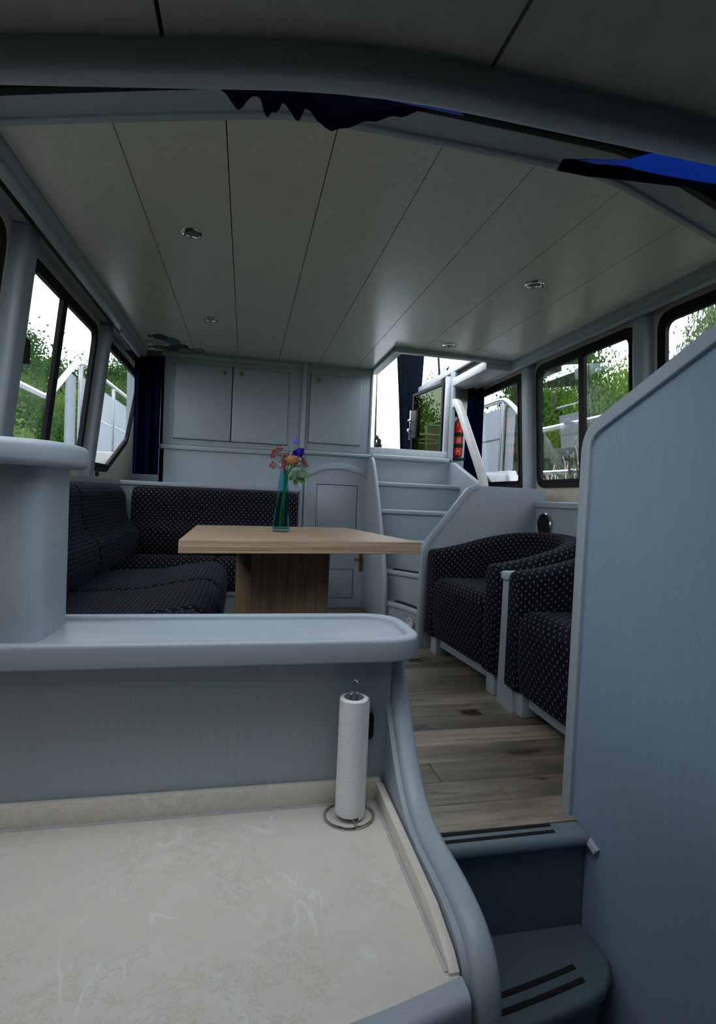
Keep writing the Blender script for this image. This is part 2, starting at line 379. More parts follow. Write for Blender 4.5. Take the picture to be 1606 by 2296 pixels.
    def build(s, name, mat, parent=None, local=False, boxuv=False, smooth=True, angle=38):
        me = bpy.data.meshes.new(name)
        off = Vector((0, 0, 0))
        if parent is not None and not local:
            p = parent
            while p: off += p.location; p = p.parent
        me.from_pydata([tuple(Vector(q) - off) for q in s.v], [], s.f); me.update()
        b = bmesh.new(); b.from_mesh(me); bmesh.ops.recalc_face_normals(b, faces=b.faces[:]); 
        if s.has_uv:
            lay = b.loops.layers.uv.new('UVMap'); idx = {tuple(sorted(f)): (f, u) for f, u in zip(s.f, s.uv) if u}
            for f in b.faces:
                k = tuple(sorted(v.index for v in f.verts)); h = idx.get(k)
                if h:
                    mp = dict(zip(h[0], h[1]))
                    for l in f.loops: l[lay].uv = mp[l.vert.index]
        elif boxuv:
            lay = b.loops.layers.uv.new('UVMap')
            for f in b.faces:
                ax = max(range(3), key=lambda k: abs(f.normal[k])); o = [k for k in range(3) if k != ax]
                for l in f.loops: l[lay].uv = (l.vert.co[o[0]], l.vert.co[o[1]])
        b.to_mesh(me); b.free()
        if smooth:
            for p in me.polygons: p.use_smooth = True
            me.set_sharp_from_angle(angle=math.radians(angle))
        me.materials.append(mat)
        o = bpy.data.objects.new(name, me); COL.objects.link(o)
        if parent is not None: o.parent = parent
        return o
def thing(name, label, cat, loc=(0, 0, 0), rz=0.0, group=None, kind=None):
    o = bpy.data.objects.new(name, None); COL.objects.link(o); o.location = loc; o.rotation_euler = (0, 0, rz); o.empty_display_size = 0.05
    return tag(o, label, cat, group, kind)
def tag(o, label, cat, group=None, kind=None):
    o['label'] = label; o['category'] = cat
    if group: o['group'] = group
    if kind: o['kind'] = kind
    return o
def copy_tree(o, parent=None):
    c = o.copy(); COL.objects.link(c); c.parent = parent
    for ch in list(o.children): copy_tree(ch, c)
    return c
def share(o, parent, loc=None, scale=None, rot=None):
    c = o.copy(); COL.objects.link(c); c.parent = parent
    if loc is not None: c.location = loc
    if scale is not None: c.scale = scale
    if rot is not None: c.rotation_euler = rot
    return c
def struct(name, g, mat, label, cat, **kw):
    return tag(g.build(name, mat, **kw), label, cat, kind='structure')
def rpoly(pts, r, seg=5):
    out = []; n = len(pts)
    for i in range(n):
        p = Vector(pts[i]); a = Vector(pts[i - 1]) - p; b = Vector(pts[(i + 1) % n]) - p
        rr = r[i] if isinstance(r, (list, tuple)) else r
        la, lb = a.length, b.length; a.normalize(); b.normalize()
        ang = a.angle(b); d = min(rr / math.tan(ang / 2), la * 0.48, lb * 0.48)
        if rr <= 0 or d < 1e-5: out += [tuple(p)] * 1; continue
        p0 = p + a * d; p1 = p + b * d
        for k in range(seg + 1):
            t = k / seg; out.append(tuple((1 - t) ** 2 * p0 + 2 * t * (1 - t) * p + t * t * p1))
    return out
def inset(pts, w):
    n = len(pts); area = sum(pts[i][0] * pts[(i + 1) % n][1] - pts[(i + 1) % n][0] * pts[i][1] for i in range(n)); sg = 1 if area > 0 else -1
    out = []
    for i in range(n):
        p = Vector(pts[i]); e1 = (p - Vector(pts[i - 1])).normalized(); e2 = (Vector(pts[(i + 1) % n]) - p).normalized()
        n1 = Vector((-e1.y, e1.x)) * sg; n2 = Vector((-e2.y, e2.x)) * sg
        bis = (n1 + n2).normalized(); out.append(tuple(p + bis * (w / max(0.3, bis.dot(n1)))))
    return out
def smooth_path(pts, it=2):
    pts = [Vector(p) for p in pts]
    for _ in range(it):
        q = [pts[0]]
        for a, b in zip(pts[:-1], pts[1:]): q += [a.lerp(b, 0.25), a.lerp(b, 0.75)]
        q.append(pts[-1]); pts = q
    return pts
def interp(tab, x):
    if x <= tab[0][0]: return tab[0][1]
    for (a, b), (c, d) in zip(tab[:-1], tab[1:]):
        if x <= c: return b + (d - b) * (x - a) / (c - a)
    return tab[-1][1]
# boat's side walls lean inwards towards the roof
LEAN = 0.10
def sideX(side, z, off=0.0):
    return (-0.912 + LEAN * (z - 1.5) + off) if side < 0 else (1.912 - 0.07 * (z - 1.5) - off)
def side_ring(g, side, outer, inner, o0, o1):
    n = len(outer); vs = []; fs = []
    for o in (o0, o1):
        for poly in (outer, inner): vs += [(sideX(side, p[1], o), p[0], p[1]) for p in poly]
    for i in range(n):
        j = (i + 1) % n
        fs += [(i, j, n + j, n + i), (2 * n + i, 3 * n + i, 3 * n + j, 2 * n + j), (i, 2 * n + i, 2 * n + j, j), (n + i, n + j, 3 * n + j, 3 * n + i)]
    return g.add(vs, fs)
def side_prism(g, side, poly, o0, o1):
    n = len(poly); vs = [(sideX(side, p[1], o0), p[0], p[1]) for p in poly] + [(sideX(side, p[1], o1), p[0], p[1]) for p in poly]
    fs = [tuple(range(n)), tuple(range(n, 2 * n))[::-1]] + [(i, (i + 1) % n, n + (i + 1) % n, n + i) for i in range(n)]
    return g.add(vs, fs)
def holed_wall(g, P, outer, holes):
    """flat wall with holes, P maps 2D to 3D"""
    b = bmesh.new(); ed = []
    for loop in [outer] + holes:
        vs = [b.verts.new(P(p)) for p in loop]; ed += [b.edges.new((vs[i], vs[(i + 1) % len(vs)])) for i in range(len(vs))]
    bmesh.ops.triangle_fill(b, use_beauty=True, use_dissolve=False, edges=ed)
    return g.bm(b)
# ------------------------------------------------------------------ the setting
def zc(x): return 1.876 - 0.012 * (x - 0.53) ** 2          # cambered deckhead
def hdrY(x): return 1.395 + 0.29 * max(0, 0.09 - x) + 0.32 * max(0, x - 1.0)
def beamY(x): return 0.465 + 0.25 * max(0, 0.10 - x) + 0.30 * max(0, x - 1.02)
SEAMS = [-0.72, -0.393, -0.088, 0.210, 0.512, 0.806, 1.120, 1.445, 1.775]
HX0, HX1, HY = 0.94, 1.655, 3.36                            # hatch in the deckhead
YB = 4.02                                                   # aft bulkhead

# floors
g = G().box(-1.0, 2.0, 1.23, 4.8, -0.06, -0.006)
floor = struct('floor', g, DARK, 'saloon floor of greyed oak planks', 'floor')
def plank_mesh(w, d):
    return G().box(0, w, 0, d, -0.006, 0, 0.0012, 1)
PL = [0.82, 0.58, 1.0]; PM = {}
y = 1.262; row = 0; d0 = 0.1165
while y < 4.02:
    x = -0.95 + R.uniform(-0.7, 0.0)
    if row == 0: x = -0.9
    while x < 1.93:
        w = PL[R.randrange(3)]
        x0 = max(x, -0.95); x1 = min(x + w, 1.95)
        if x1 - x0 > 0.05:
            k = round(x1 - x0, 3)
            if k not in PM:
                o = plank_mesh(k - 0.0015, d0 - 0.0015).build('plank', PLANK, floor, local=True); PM[k] = o
            else: o = share(PM[k], floor)
            o.location = (x0, y, 0)
        x += w
    y += d0; row += 1
struct('floor_galley', G().box(-1.0, 2.0, -1.4, 1.23, -0.80, -0.75), DARK, 'dark galley floor at the foot of the steps', 'floor')

# side walls with their windows
WIN = {}
def wpoly(kind, side):
    top, bot = 1.80, 0.985
    if kind == 1: return [(1.32, bot), (2.165, bot), (2.165, top), (1.32, top)]
    if kind == 2: return [(2.30, bot), (3.235, bot), (3.235, top), (2.30, top)] if side > 0 else [(2.36, bot), (3.37, bot), (3.37, top), (2.36, top)]
    if kind == 3: return [(3.42, 0.985), (3.95, 0.985), (4.30, 1.22), (4.40, 1.79), (3.42, 1.80)] if side > 0 else [(3.48, 0.965), (3.97, 0.965), (4.50, 1.22), (4.66, 1.79), (3.48, 1.80)]
    return [(-0.75, 0.62), (0.50, 0.62), (0.50, 1.16), (-0.75, 1.16)]
wall_objs = {}
for side, nm in ((-1, 'wall_left'), (1, 'wall_right')):
    yend = 4.76 if side < 0 else 4.46
    outer = [(-1.35, -0.8), (yend, -0.8), (yend, 1.86), (1.42, 1.86), (0.46, 1.29), (-1.35, 1.29)]
    holes = [rpoly(inset(wpoly(k, side), 0.026), 0.05, 4) for k in (1, 2, 3)]
    g = G()
    for off in (0.0, -0.012): holed_wall(g, lambda p, off=off: (sideX(side, p[1], off), p[0], p[1]), outer, holes)
    wall_objs[side] = struct(nm, g, CREAM, ('port' if side < 0 else 'starboard') + ' cabin side, cream lining around the black framed windows', 'wall', smooth=False)
wi = 0
TXT = {(-1, 1): 'foremost left window, only its black rounded corner showing at the photo edge', (1, 1): 'foremost right window half hidden behind the tall grey panel',
       (-1, 2): 'sliding left window with a leaning black mullion and a dark box beside it', (1, 2): 'sliding right window with green tinted pane between two grey posts',
       (-1, 3): 'aftmost left window with a slanting lower corner beside the blue curtain', (1, 3): 'aftmost right window behind the white handrail and blue curtain'}
screw_me = None
for side in (-1, 1):
    for k in (1, 2, 3):
        wi += 1; P = wpoly(k, side)
        w = thing('window_%d' % wi, TXT[(side, k)], 'window', (sideX(side, 1.0), P[0][0], 1.0), kind='structure')
        rr = [0.085] * 4 if k != 3 else [0.03, 0.05, 0.12, 0.05, 0.03]
        ri = [0.055] * 4 if k != 3 else [0.02, 0.03, 0.08, 0.03, 0.02]
        ou = rpoly(P, rr, 6); inn = rpoly(inset(P, 0.047), ri, 6)
        g = G(); side_ring(g, side, ou, inn, -0.014, 0.007)
        in2 = rpoly(inset(P, 0.040), [x * 1.15 for x in ri], 6)
        side_ring(g, side, in2, rpoly(inset(P, 0.053), [x * 0.9 for x in ri], 6), -0.010, 0.011)
        fr = g.build('frame', BLACK, w)
        pane_poly = inset(P, 0.045)
        if k == 2:
            ym = 2.745 if side > 0 else 2.80
            a = [(pane_poly[0][0], pane_poly[0][1]), (ym, pane_poly[0][1]), (ym, pane_poly[2][1]), (pane_poly[0][0], pane_poly[2][1])]
            b = [(ym - 0.05, pane_poly[0][1]), (pane_poly[1][0], pane_poly[0][1]), (pane_poly[1][0], pane_poly[2][1]), (ym - 0.05, pane_poly[2][1])]
            side_prism(G(), side, a, -0.010, -0.007).build('pane', GLASS, w); side_prism(G(), side, b, -0.004, -0.001).build('pane', GLASS, w)
            hw_ = 0.024 if side > 0 else 0.030; mu = [(ym - hw_, P[0][1] + 0.02), (ym + hw_, P[0][1] + 0.02), (ym + hw_, P[2][1] - 0.02), (ym - hw_, P[2][1] - 0.02)]
            g = G(); side_prism(g, side, mu, -0.012, 0.008); g.build('mullion', BLACK, w)
        else:
            side_prism(G(), side, pane_poly, -0.006, -0.003).build('pane', GLASS, w)
        if True:
            for j in range(9):
                for zz in ((P[0][1] + 0.020),):
                    yy = P[0][0] + 0.09 + (P[1][0] - P[0][0] - 0.18) * j / 8
                    loc = (sideX(side, zz, 0.009) - w.location.x, yy - w.location.y, zz - w.location.z)
                    if screw_me is None:
                        screw_me = G().lathe([(0.0001, -0.003), (0.003, -0.002), (0.004, 0.0), (0.003, 0.002), (0.0001, 0.003)], n=6).build('screw', STEEL, w, local=True); screw_me.location = loc
                    else: share(screw_me, w, loc)

# timber posts between the windows, sill ledges, fascias
def side_post(side, y0, y1, z0, z1, depth, name, label):
    n = 8; rings = []
    for z in (z0, z0 + (z1 - z0) * 0.33, z0 + (z1 - z0) * 0.66, z1):
        pts = rpoly([(0.0, y0), (0.0, y1), (depth, y1), (depth, y0)], [0, 0, 0.03, 0.03], 5)
        rings.append([(sideX(side, z, p[0]), p[1], z) for p in pts])
    return struct(name, G().loft(rings), WZ, label, 'post')
for i, (s, a, b, lab) in enumerate(((-1, 2.20, 2.325, 'rounded grey timber post at the left photo edge, black box on it'), (-1, 3.39, 3.50, 'rounded grey timber post before the aftmost left window'),
                                    (1, 2.19, 2.285, 'grey timber post beside the foremost right window'), (1, 3.25, 3.35, 'grey timber post above the end of the stair panel'))):
    side_post(s, a, b, 0.90, 1.83, 0.055, 'trim_%d' % (i + 1), lab)
# mid-height ledges under the windows
g = G().box(1.725, 1.97, 1.30, 2.895, 0.855, 0.89, 0.006)
struct('trim_5', g, WY, 'grey ledge under the right windows above the armchairs', 'ledge', angle=20)
g = G(); side_prism(g, -1, [(1.30, 0.885), (4.0, 0.885), (4.0, 0.915), (1.30, 0.915)], 0.0, 0.115)
struct('trim_6', g, WY, 'grey ledge along the left wall behind the sofa back', 'ledge', angle=20)
g = G().box(1.74, 1.98, 1.30, 2.893, 0.0, 0.855)
struct('wall_right_lower', g, WZ, 'grey boarded lower wall behind the armchairs', 'wall')
for i, (s, xa) in enumerate(((-1, -0.72), (1, 1.775))):
    g = G(); sg = 1 if s > 0 else -1
    x = xa
    def bxs(a, b, z0, z1, g=g, bev=0.006):
        lo, hi = min(a, b), max(a, b); g.box(lo, hi, 1.60, 4.0 if s < 0 else 4.05, z0, z1, bev, 2)
    bxs(x, x + sg * 0.035, zc(xa) - 0.045, zc(xa) + 0.02)
    bxs(x + sg * 0.012, x + sg * 0.052, zc(xa) - 0.062, zc(xa) + 0.0)
    bxs(x + sg * 0.045, x + sg * 0.20, zc(xa) - 0.022, zc(xa) + 0.02, bev=0.002)
    struct('trim_%d' % (7 + i), g, WY, ('left' if s < 0 else 'right') + ' fascia moulding between deckhead and windows', 'moulding')
    g = G(); xx = x + sg * 0.062
    g.box(min(xx, xx + sg * 0.008), max(xx, xx + sg * 0.008), 1.7, 3.98, zc(xa) - 0.040, zc(xa) - 0.020)
    g.box(min(xx, xx + sg * 0.02), max(xx, xx + sg * 0.02), 1.7, 3.98, zc(xa) - 0.046, zc(xa) - 0.040)
    struct('trim_%d' % (9 + i), g, BLACK, 'black curtain rail along the ' + ('left' if s < 0 else 'right') + ' fascia', 'curtain rail')

# deckhead: dark backing roof, then the laminate panels
g = G()
front = [(-1.0, hdrY(-1.0) - 0.02), (0.09, 1.385), (1.02, 1.385), (2.0, hdrY(2.0) - 0.02)]
g.prism(front + [(2.0, HY - 0.02), (-1.0, HY - 0.02)], 'xy', 1.905, 1.94)
g.box(-1.0, HX0 - 0.02, HY - 0.02, 4.8, 1.905, 1.94); g.box(HX1 + 0.02, 2.0, HY - 0.02, 4.46, 1.905, 1.94)
for s in (-1, 1):
    a, b = sorted((sideX(s, 1.85, 0.02), sideX(s, 1.85, -0.06))); g.box(a, b, 1.5, 4.76 if s < 0 else 4.46, 1.84, 1.92)
ceil = struct('ceiling', g, DARK, 'saloon deckhead of long pale laminate panels', 'ceiling')
for i in range(8):
    x0, x1 = SEAMS[i] + 0.0016, SEAMS[i + 1] - 0.0016
    ys = lambda x: hdrY(x) - 0.03
    def col(xa, xb, yend, g):
        for t in range(4):
            a = xa + (xb - xa) * t / 4; b = xa + (xb - xa) * (t + 1) / 4
            v = [(a, ys(a), zc(a)), (b, ys(b), zc(b)), (b, yend, zc(b)), (a, yend, zc(a))]
            v += [(p[0], p[1], p[2] + 0.012) for p in v]
            f = [(0, 1, 2, 3), (4, 7, 6, 5), (0, 4, 5, 1), (3, 2, 6, 7)]
            if t == 0: f.append((0, 3, 7, 4))
            if t == 3: f.append((1, 5, 6, 2))
            g.add(v, f)
    g = G()
    ye = YB if x1 <= HX0 else HY
    if x0 < HX0 < x1:
        col(x0, HX0, YB, g); col(HX0, x1, HY, g)
    else: col(x0, x1, ye, g)
    g.build('panel', CEIL, ceil)
# hatch lining
g = G()
g.box(HX0 - 0.006, HX0 + 0.062, HY, 4.10, 1.850, 1.94, 0.008); g.box(HX0 - 0.006, 1.78, HY - 0.006, HY + 0.05, 1.840, 1.94, 0.008)
struct('trim_11', g, WX, 'pale timber edging round the open roof hatch', 'trim')
g = G().box(1.60, 1.78, HY + 0.03, 4.06, 1.795, 1.86, 0.008)
struct('trim_12', g, WHITE, 'white sliding-hatch runner above the companionway', 'trim')

# galley deckhead, beam and wheelhouse windscreen
DH = (-0.688, -0.092, -0.25, 0.28)                          # unseen hatch added over the galley to light the low wall and roll
g = G()
gro = [(-1.0, -1.4), (2.0, -1.4), (2.0, beamY(2.0)), (1.02, beamY(1.02)), (0.09, beamY(0.09)), (-1.0, beamY(-1.0))]
for zz in (1.289, 1.33): holed_wall(g, lambda p, zz=zz: (p[0], p[1], zz), gro, [[(DH[0], DH[2]), (DH[1], DH[2]), (DH[1], DH[3]), (DH[0], DH[3])]])
gceil = struct('ceiling_galley', g, DARK, 'low dark galley deckhead at the top of the photo', 'ceiling')
gs = [-0.99, -0.69, -0.39, -0.088, 0.21, 0.512, 0.81, 1.12, 1.445, 1.72, 1.99]
for a, b in zip(gs[:-1], gs[1:]):
    g = G()
    if a > -0.75 and b < -0.05:
        g.prism([(a + 0.002, -1.35), (b - 0.002, -1.35), (b - 0.002, DH[2]), (a + 0.002, DH[2])], 'xy', 1.275, 1.288)
        g.prism([(a + 0.002, DH[3]), (b - 0.002, DH[3]), (b - 0.002, beamY(b)), (a + 0.002, beamY(a))], 'xy', 1.275, 1.288)
    else: g.prism([(a + 0.002, -1.35), (b - 0.002, -1.35), (b - 0.002, beamY(b)), (a + 0.002, beamY(a))], 'xy', 1.275, 1.288)
    g.build('panel', CEILG, gceil)
def plan_beam(fn, o0, o1, z0, z1, r, x0=-0.93, x1=1.93, n=60, camber=False):
    rings = []
    for i in range(n + 1):
        x = x0 + (x1 - x0) * i / n
        y = sum(fn(x + d) for d in (-0.08, -0.04, 0, 0.04, 0.08)) / 5
        dz = (zc(x) - 1.87) if camber else 0
        sec = rpoly([(o0, z0), (o1, z0), (o1, z1), (o0, z1)], r, 4)
        rings.append([(x, y + p[0], p[1] + dz) for p in sec])
    return G().loft(rings)
struct('trim_13', plan_beam(beamY, 0.0, 0.030, 1.246, 1.30, [0.012, 0.014, 0, 0]), WX, 'dark curved beam across the top of the photo', 'beam')
struct('trim_14', plan_beam(hdrY, -0.105, 0.0, 1.852, 1.95, [0.01, 0.012, 0, 0], camber=True), WX, 'blue grey windscreen header beam across the deckhead front', 'beam')
g = plan_beam(hdrY, -0.012, 0.012, 1.842, 1.862, 0.007, camber=True)
struct('trim_15', g, WX, 'slim bead where windscreen header meets the deckhead', 'bead')
struct('trim_16', plan_beam(hdrY, -0.135, -0.108, 1.835, 1.88, 0.005, camber=True), BLACK, 'black rubber seal in front of the windscreen header', 'seal')
ws = thing('window_9', 'raked three-part wheelhouse windscreen above the dark beam', 'window', (0.55, 0.9, 1.27), kind='structure')
for k, (xa, xb) in enumerate(((-0.90, 0.08), (0.10, 1.01), (1.03, 1.88))):
    def q(x, t, dz=0.0): return (x, (beamY(x) + 0.045) * (1 - t) + (hdrY(x) - 0.11) * t, 1.30 * (1 - t) + 1.905 * t + dz)
    g = G().add([q(xa, 0), q(xb, 0), q(xb, 1), q(xa, 1), q(xa, 0, 0.006), q(xb, 0, 0.006), q(xb, 1, 0.006), q(xa, 1, 0.006)],
                [(0, 1, 2, 3), (4, 7, 6, 5), (0, 4, 5, 1), (1, 5, 6, 2), (2, 6, 7, 3), (3, 7, 4, 0)])
    g.build('pane', GLASS, ws, smooth=False)
    for x in (xa, xb):
        G().tube([q(x, 0, 0.0), q(x, 1, 0.0)], 0.022, 8).build('frame_bar', WX, ws)
    G().tube([q(xa, 0.03, -0.004), q(xb, 0.03, -0.004)], 0.016, 8).build('frame_bar', BLACK, ws)
    g = G(); a_ = [q(xa, 0.78, -0.006), q(xb, 0.78, -0.006), q(xb, 1.0, -0.006), q(xa, 1.0, -0.006)]; b_ = [q(xa, 0.78, 0.012), q(xb, 0.78, 0.012), q(xb, 1.0, 0.012), q(xa, 1.0, 0.012)]
    g.add(a_ + b_, [(0, 1, 2, 3), (4, 7, 6, 5), (0, 4, 5, 1), (1, 5, 6, 2), (2, 6, 7, 3), (3, 7, 4, 0)]).build('top_seal', BLACK, ws, smooth=False)
wh = thing('window_10', 'framed deck hatch added out of frame to light the low wall and kitchen roll', 'window', ((DH[0] + DH[1]) / 2, 0.015, 1.27), kind='structure')
g = G(); o_ = [(DH[0], DH[2]), (DH[1], DH[2]), (DH[1], DH[3]), (DH[0], DH[3])]
for i in range(4):
    a, b = o_[i], o_[(i + 1) % 4]
    g.box(min(a[0], b[0]) - 0.012, max(a[0], b[0]) + 0.012, min(a[1], b[1]) - 0.012, max(a[1], b[1]) + 0.012, 1.266, 1.36, 0.004)
g.build('frame', WHITE, wh); G().box(DH[0], DH[1], DH[2], DH[3], 1.345, 1.350).build('pane', GLASS, wh)
# hidden ends of the cabin
struct('wall_front', G().box(-1.0, 2.0, -1.42, -1.36, -0.8, 1.33), DARK, 'forward galley wall out of frame', 'wall')
struct('wall_aft', G().box(-1.0, -0.58, 4.72, 4.78, -0.1, 1.92).box(0.90, 1.64, 4.72, 4.78, -0.1, 1.20), WZ, 'shaded aft cabin wall behind the left curtain', 'wall')
# diagonal wall right of the companionway
g = G().prism([(1.595, 4.035), (1.63, 4.02), (1.99, 4.40), (1.97, 4.45)], 'xy', 0.0, 1.92)
struct('wall_aft_right', g, WZ, 'grey panel behind the fire extinguisher', 'wall', angle=20)
# ------------------------------------------------------------------ aft bulkhead, cupboards, door
g = G().box(-0.62, 0.945, YB, YB + 0.05, 0, 1.91).box(-0.62, -0.59, YB, 4.73, 0, 1.86)
struct('wall_back', g, WZ, 'grey limed timber bulkhead across the aft end of the saloon', 'wall')
def add_knob(parent, x, z, y):
    g = G(); xf = Matrix.Translation((x, y, z)) @ Matrix.Rotation(math.pi / 2, 4, 'X')
    g.lathe([(0.013, 0.0), (0.014, 0.002), (0.006, 0.004), (0.006, 0.010), (0.012, 0.014), (0.0135, 0.019), (0.010, 0.023), (0.0001, 0.025)], n=16, xf=xf)
    return g.build('knob', BRASS, parent)
c1 = thing('wall_cupboard', 'wide two-door grey cupboard high on the bulkhead left of the slim corner bead', 'cupboard', (-0.11, YB, 1.17))
G().box(-0.60, 0.40, YB - 0.008, YB, 1.195, 1.835, 0.002).build('body', WZ, c1)
for xa, xb, kx in ((-0.527, -0.124, -0.178), (-0.118, 0.290, -0.057)):
    G().box(xa - 0.0025, xb + 0.0025, YB - 0.0095, YB - 0.007, 1.2345, 1.7845).build('shadow_gap', BLACK, c1)  # black plate stands in for the soft shadow round each door
    d = G().box(xa, xb, YB - 0.028, YB - 0.0095, 1.237, 1.782, 0.013, 3).build('door', WZ, c1)
    add_knob(d, kx, 1.735, YB - 0.028)
c2 = thing('wall_cupboard', 'narrow single-door grey cupboard beside the companionway opening', 'cupboard', (0.66, YB, 1.21))
G().box(0.43, 0.945, YB - 0.008, YB, 1.215, 1.85, 0.002).build('body', WZ, c2)
G().box(0.4525, 0.8605, YB - 0.0095, YB - 0.007, 1.2655, 1.7905).build('shadow_gap', BLACK, c2)  # black plate again painted in for the door's edge shadow
d = G().box(0.455, 0.858, YB - 0.028, YB - 0.0095, 1.268, 1.788, 0.013, 3).build('door', WZ, c2); add_knob(d, 0.515, 1.745, YB - 0.028)
g = G().box(-0.62, 0.40, YB - 0.020, YB + 0.01, 1.825, 1.855, 0.006)
struct('trim_17', g, WX, 'thin cornice above the two-door cupboard', 'moulding')
g = G().box(-0.63, 0.40, YB - 0.022, YB + 0.01, 1.157, 1.192, 0.007)
struct('trim_18', g, WX, 'shelf rail under the two-door cupboard', 'rail')
g = G().tube([(0.410, YB - 0.012, z) for z in (0.0, 0.6, 1.2, 1.865)], 0.019, 12)
struct('trim_19', g, WZ, 'slim round corner bead between the two cupboards', 'bead')
g = G().box(0.425, 0.97, YB - 0.035, YB + 0.01, 1.178, 1.207, 0.012, 3)
struct('trim_20', g, WX, 'rounded ledge under the single-door cupboard', 'ledge')
g = G().box(-0.90, 0.39, 3.90, 4.02, 0.885, 0.915, 0.006)
struct('trim_21', g, WX, 'grey ledge on top of the rear sofa back', 'ledge')

# arched cabin door
dr = thing('door_1', 'low arched grey cabin door with brass handle beside the stairs', 'door', (0.70, YB, 0), kind='structure')
def arc(x0, x1, zs, za, n=14): return [(x0 + (x1 - x0) * i / n, zs + (za - zs) * (1 - (2 * i / n - 1) ** 2)) for i in range(n + 1)]
outer = [(0.455, 0.0)] + arc(0.455, 0.94, 1.015, 1.082) + [(0.94, 0.0)]
up = [(0.536, 0.44), (0.860, 0.44), (0.860, 0.958), (0.536, 0.958)]; lo = [(0.536, 0.07), (0.855, 0.07), (0.855, 0.30), (0.536, 0.30)]
g = G(); holed_wall(g, lambda p: (p[0], YB - 0.014, p[1]), outer, [up, lo])
for poly in (up, lo):
    for i in range(4):
        a, b = poly[i], poly[(i + 1) % 4]; g.add([(a[0], YB - 0.014, a[1]), (b[0], YB - 0.014, b[1]), (b[0], YB - 0.002, b[1]), (a[0], YB - 0.002, a[1])], [(0, 1, 2, 3)])
leaf = g.build('door_leaf', WZ, dr, smooth=False)
G().box(0.536, 0.860, YB - 0.003, YB - 0.001, 0.44, 0.958).box(0.536, 0.855, YB - 0.003, YB - 0.001, 0.07, 0.30).build('groove_shadow', BLACK, dr)  # black backing puts the shade of the panel grooves in as colour
for (a, b, c, d_) in ((0.540, 0.856, 0.444, 0.954), (0.540, 0.851, 0.074, 0.296)): G().box(a, b, YB - 0.009, YB - 0.001, c, d_, 0.003).build('door_panel', WZ, dr)
ring_o = arc(0.440, 0.955, 1.045, 1.130); ring_i = arc(0.462, 0.935, 1.012, 1.078)
G().prism(ring_o + ring_i[::-1], 'xz', YB - 0.032, YB, 0.005).build('arch_moulding', WX, dr)
G().box(0.440, 0.458, YB - 0.022, YB, 0, 1.04, 0.004).box(0.937, 0.955, YB - 0.022, YB, 0, 1.04, 0.004).build('jamb', WZ, dr)
h = G().prism(rpoly([(0.895, 0.285), (0.922, 0.285), (0.922, 0.425), (0.895, 0.425)], 0.013, 5), 'xz', YB - 0.019, YB - 0.014).build('handle_plate', BRASS, dr)
G().tube(smooth_path([(0.908, YB - 0.018, 0.385), (0.908, YB - 0.05, 0.385), (0.895, YB - 0.056, 0.385), (0.845, YB - 0.054, 0.380)]), [0.007] * 2 + [0.0065] * 5 + [0.006] * 3 if False else 0.0065, 8).build('handle', BRASS, h)

# ------------------------------------------------------------------ companion stairs
st = thing('companion_stairs', 'grey timber stairs climbing to the companionway with curved lower treads', 'stairs', (1.28, 3.5, 0))
NOSE = [(0.180, [(0.955, 3.345), (1.012, 3.225), (1.065, 3.0), (1.10, 2.915), (1.60, 2.915)]),
        (0.380, [(0.955, 3.45), (1.05, 3.34), (1.140, 3.21), (1.36, 2.93), (1.60, 2.93)]),
        (0.585, [(0.955, 3.56), (1.18, 3.37), (1.40, 3.18), (1.60, 3.05)]),
        (0.790, [(0.955, 3.61), (1.20, 3.55), (1.60, 3.46)]),
        (0.990, [(0.955, 3.755), (1.60, 3.735)])]
prevz = 0.0
for z, nose in NOSE:
    sm = [tuple(p) for p in smooth_path([(a, b, 0) for a, b in nose], 2)]
    poly = [(p[0], p[1]) for p in sm] + [(1.60, 3.95), (0.955, 3.95)]
    t = G().prism(poly, 'xy', z - 0.030, z, 0.010, 3).build('tread', WX, st)
    rp = [(p[0], p[1] + 0.035) for p in sm]
    rp = [p for p in rp]
    G().prism(rp + [(1.60, 3.99), (0.955, 3.99)], 'xy', prevz, z - 0.029).build('riser', WX, st)
    if z < 0.5:
        for dd in (0.028, 0.052):
            pts = [(p[0] + dd * 0.72 + 0.02, p[1] + dd * 0.8, z + 0.0012) for p in sm[2:-1] if p[1] > 2.93]
            G().tube(pts, 0.006, 6, flat=None).build('grip_strip', STRIP, t)
    prevz = z
G().box(0.955, 1.60, YB - 0.025, YB, 0.99, 1.172).build('riser', WX, st)
land = G().box(0.948, 1.594, 3.955, 4.715, 1.172, 1.210, 0.014, 3).build('landing', WX, st)
str_front = [(3.90, 1.178), (3.845, 1.15), (3.70, 0.94), (3.55, 0.69), (3.44, 0.49), (3.365, 0.33), (3.345, 0.22), (3.345, 0.0)]
sf = [(p[0], p[1]) for p in [tuple(q)[:2] for q in smooth_path([(a, b, 0) for a, b in str_front], 2)]]
G().prism(sf + [(4.02, 0.0), (4.02, 1.178)], 'yz', 0.925, 0.955, 0.012, 3).build('stringer', WZ, st)
rs = [(3.96, 1.175), (3.90, 1.175), (3.22, 0.93), (2.95, 0.60), (2.95, 0.0), (4.02, 0.0), (4.02, 1.175)]
G().prism(rs, 'yz', 1.60, 1.635, 0.012, 3).build('stringer', WZ, st)
xf = Matrix.Translation((1.036, 3.095, 0.095)) @ Matrix.Rotation(math.radians(-66), 4, 'Z') @ Matrix.Rotation(math.pi / 2, 4, 'X')
sk = G().lathe([(0.030, -0.006), (0.033, 0.004), (0.030, 0.010), (0.024, 0.010), (0.021, 0.002), (0.0001, 0.0)], n=24, xf=xf).build('socket', WHITE2, None)
tag(sk, 'round white socket on the riser under the lowest stair tread', 'socket')

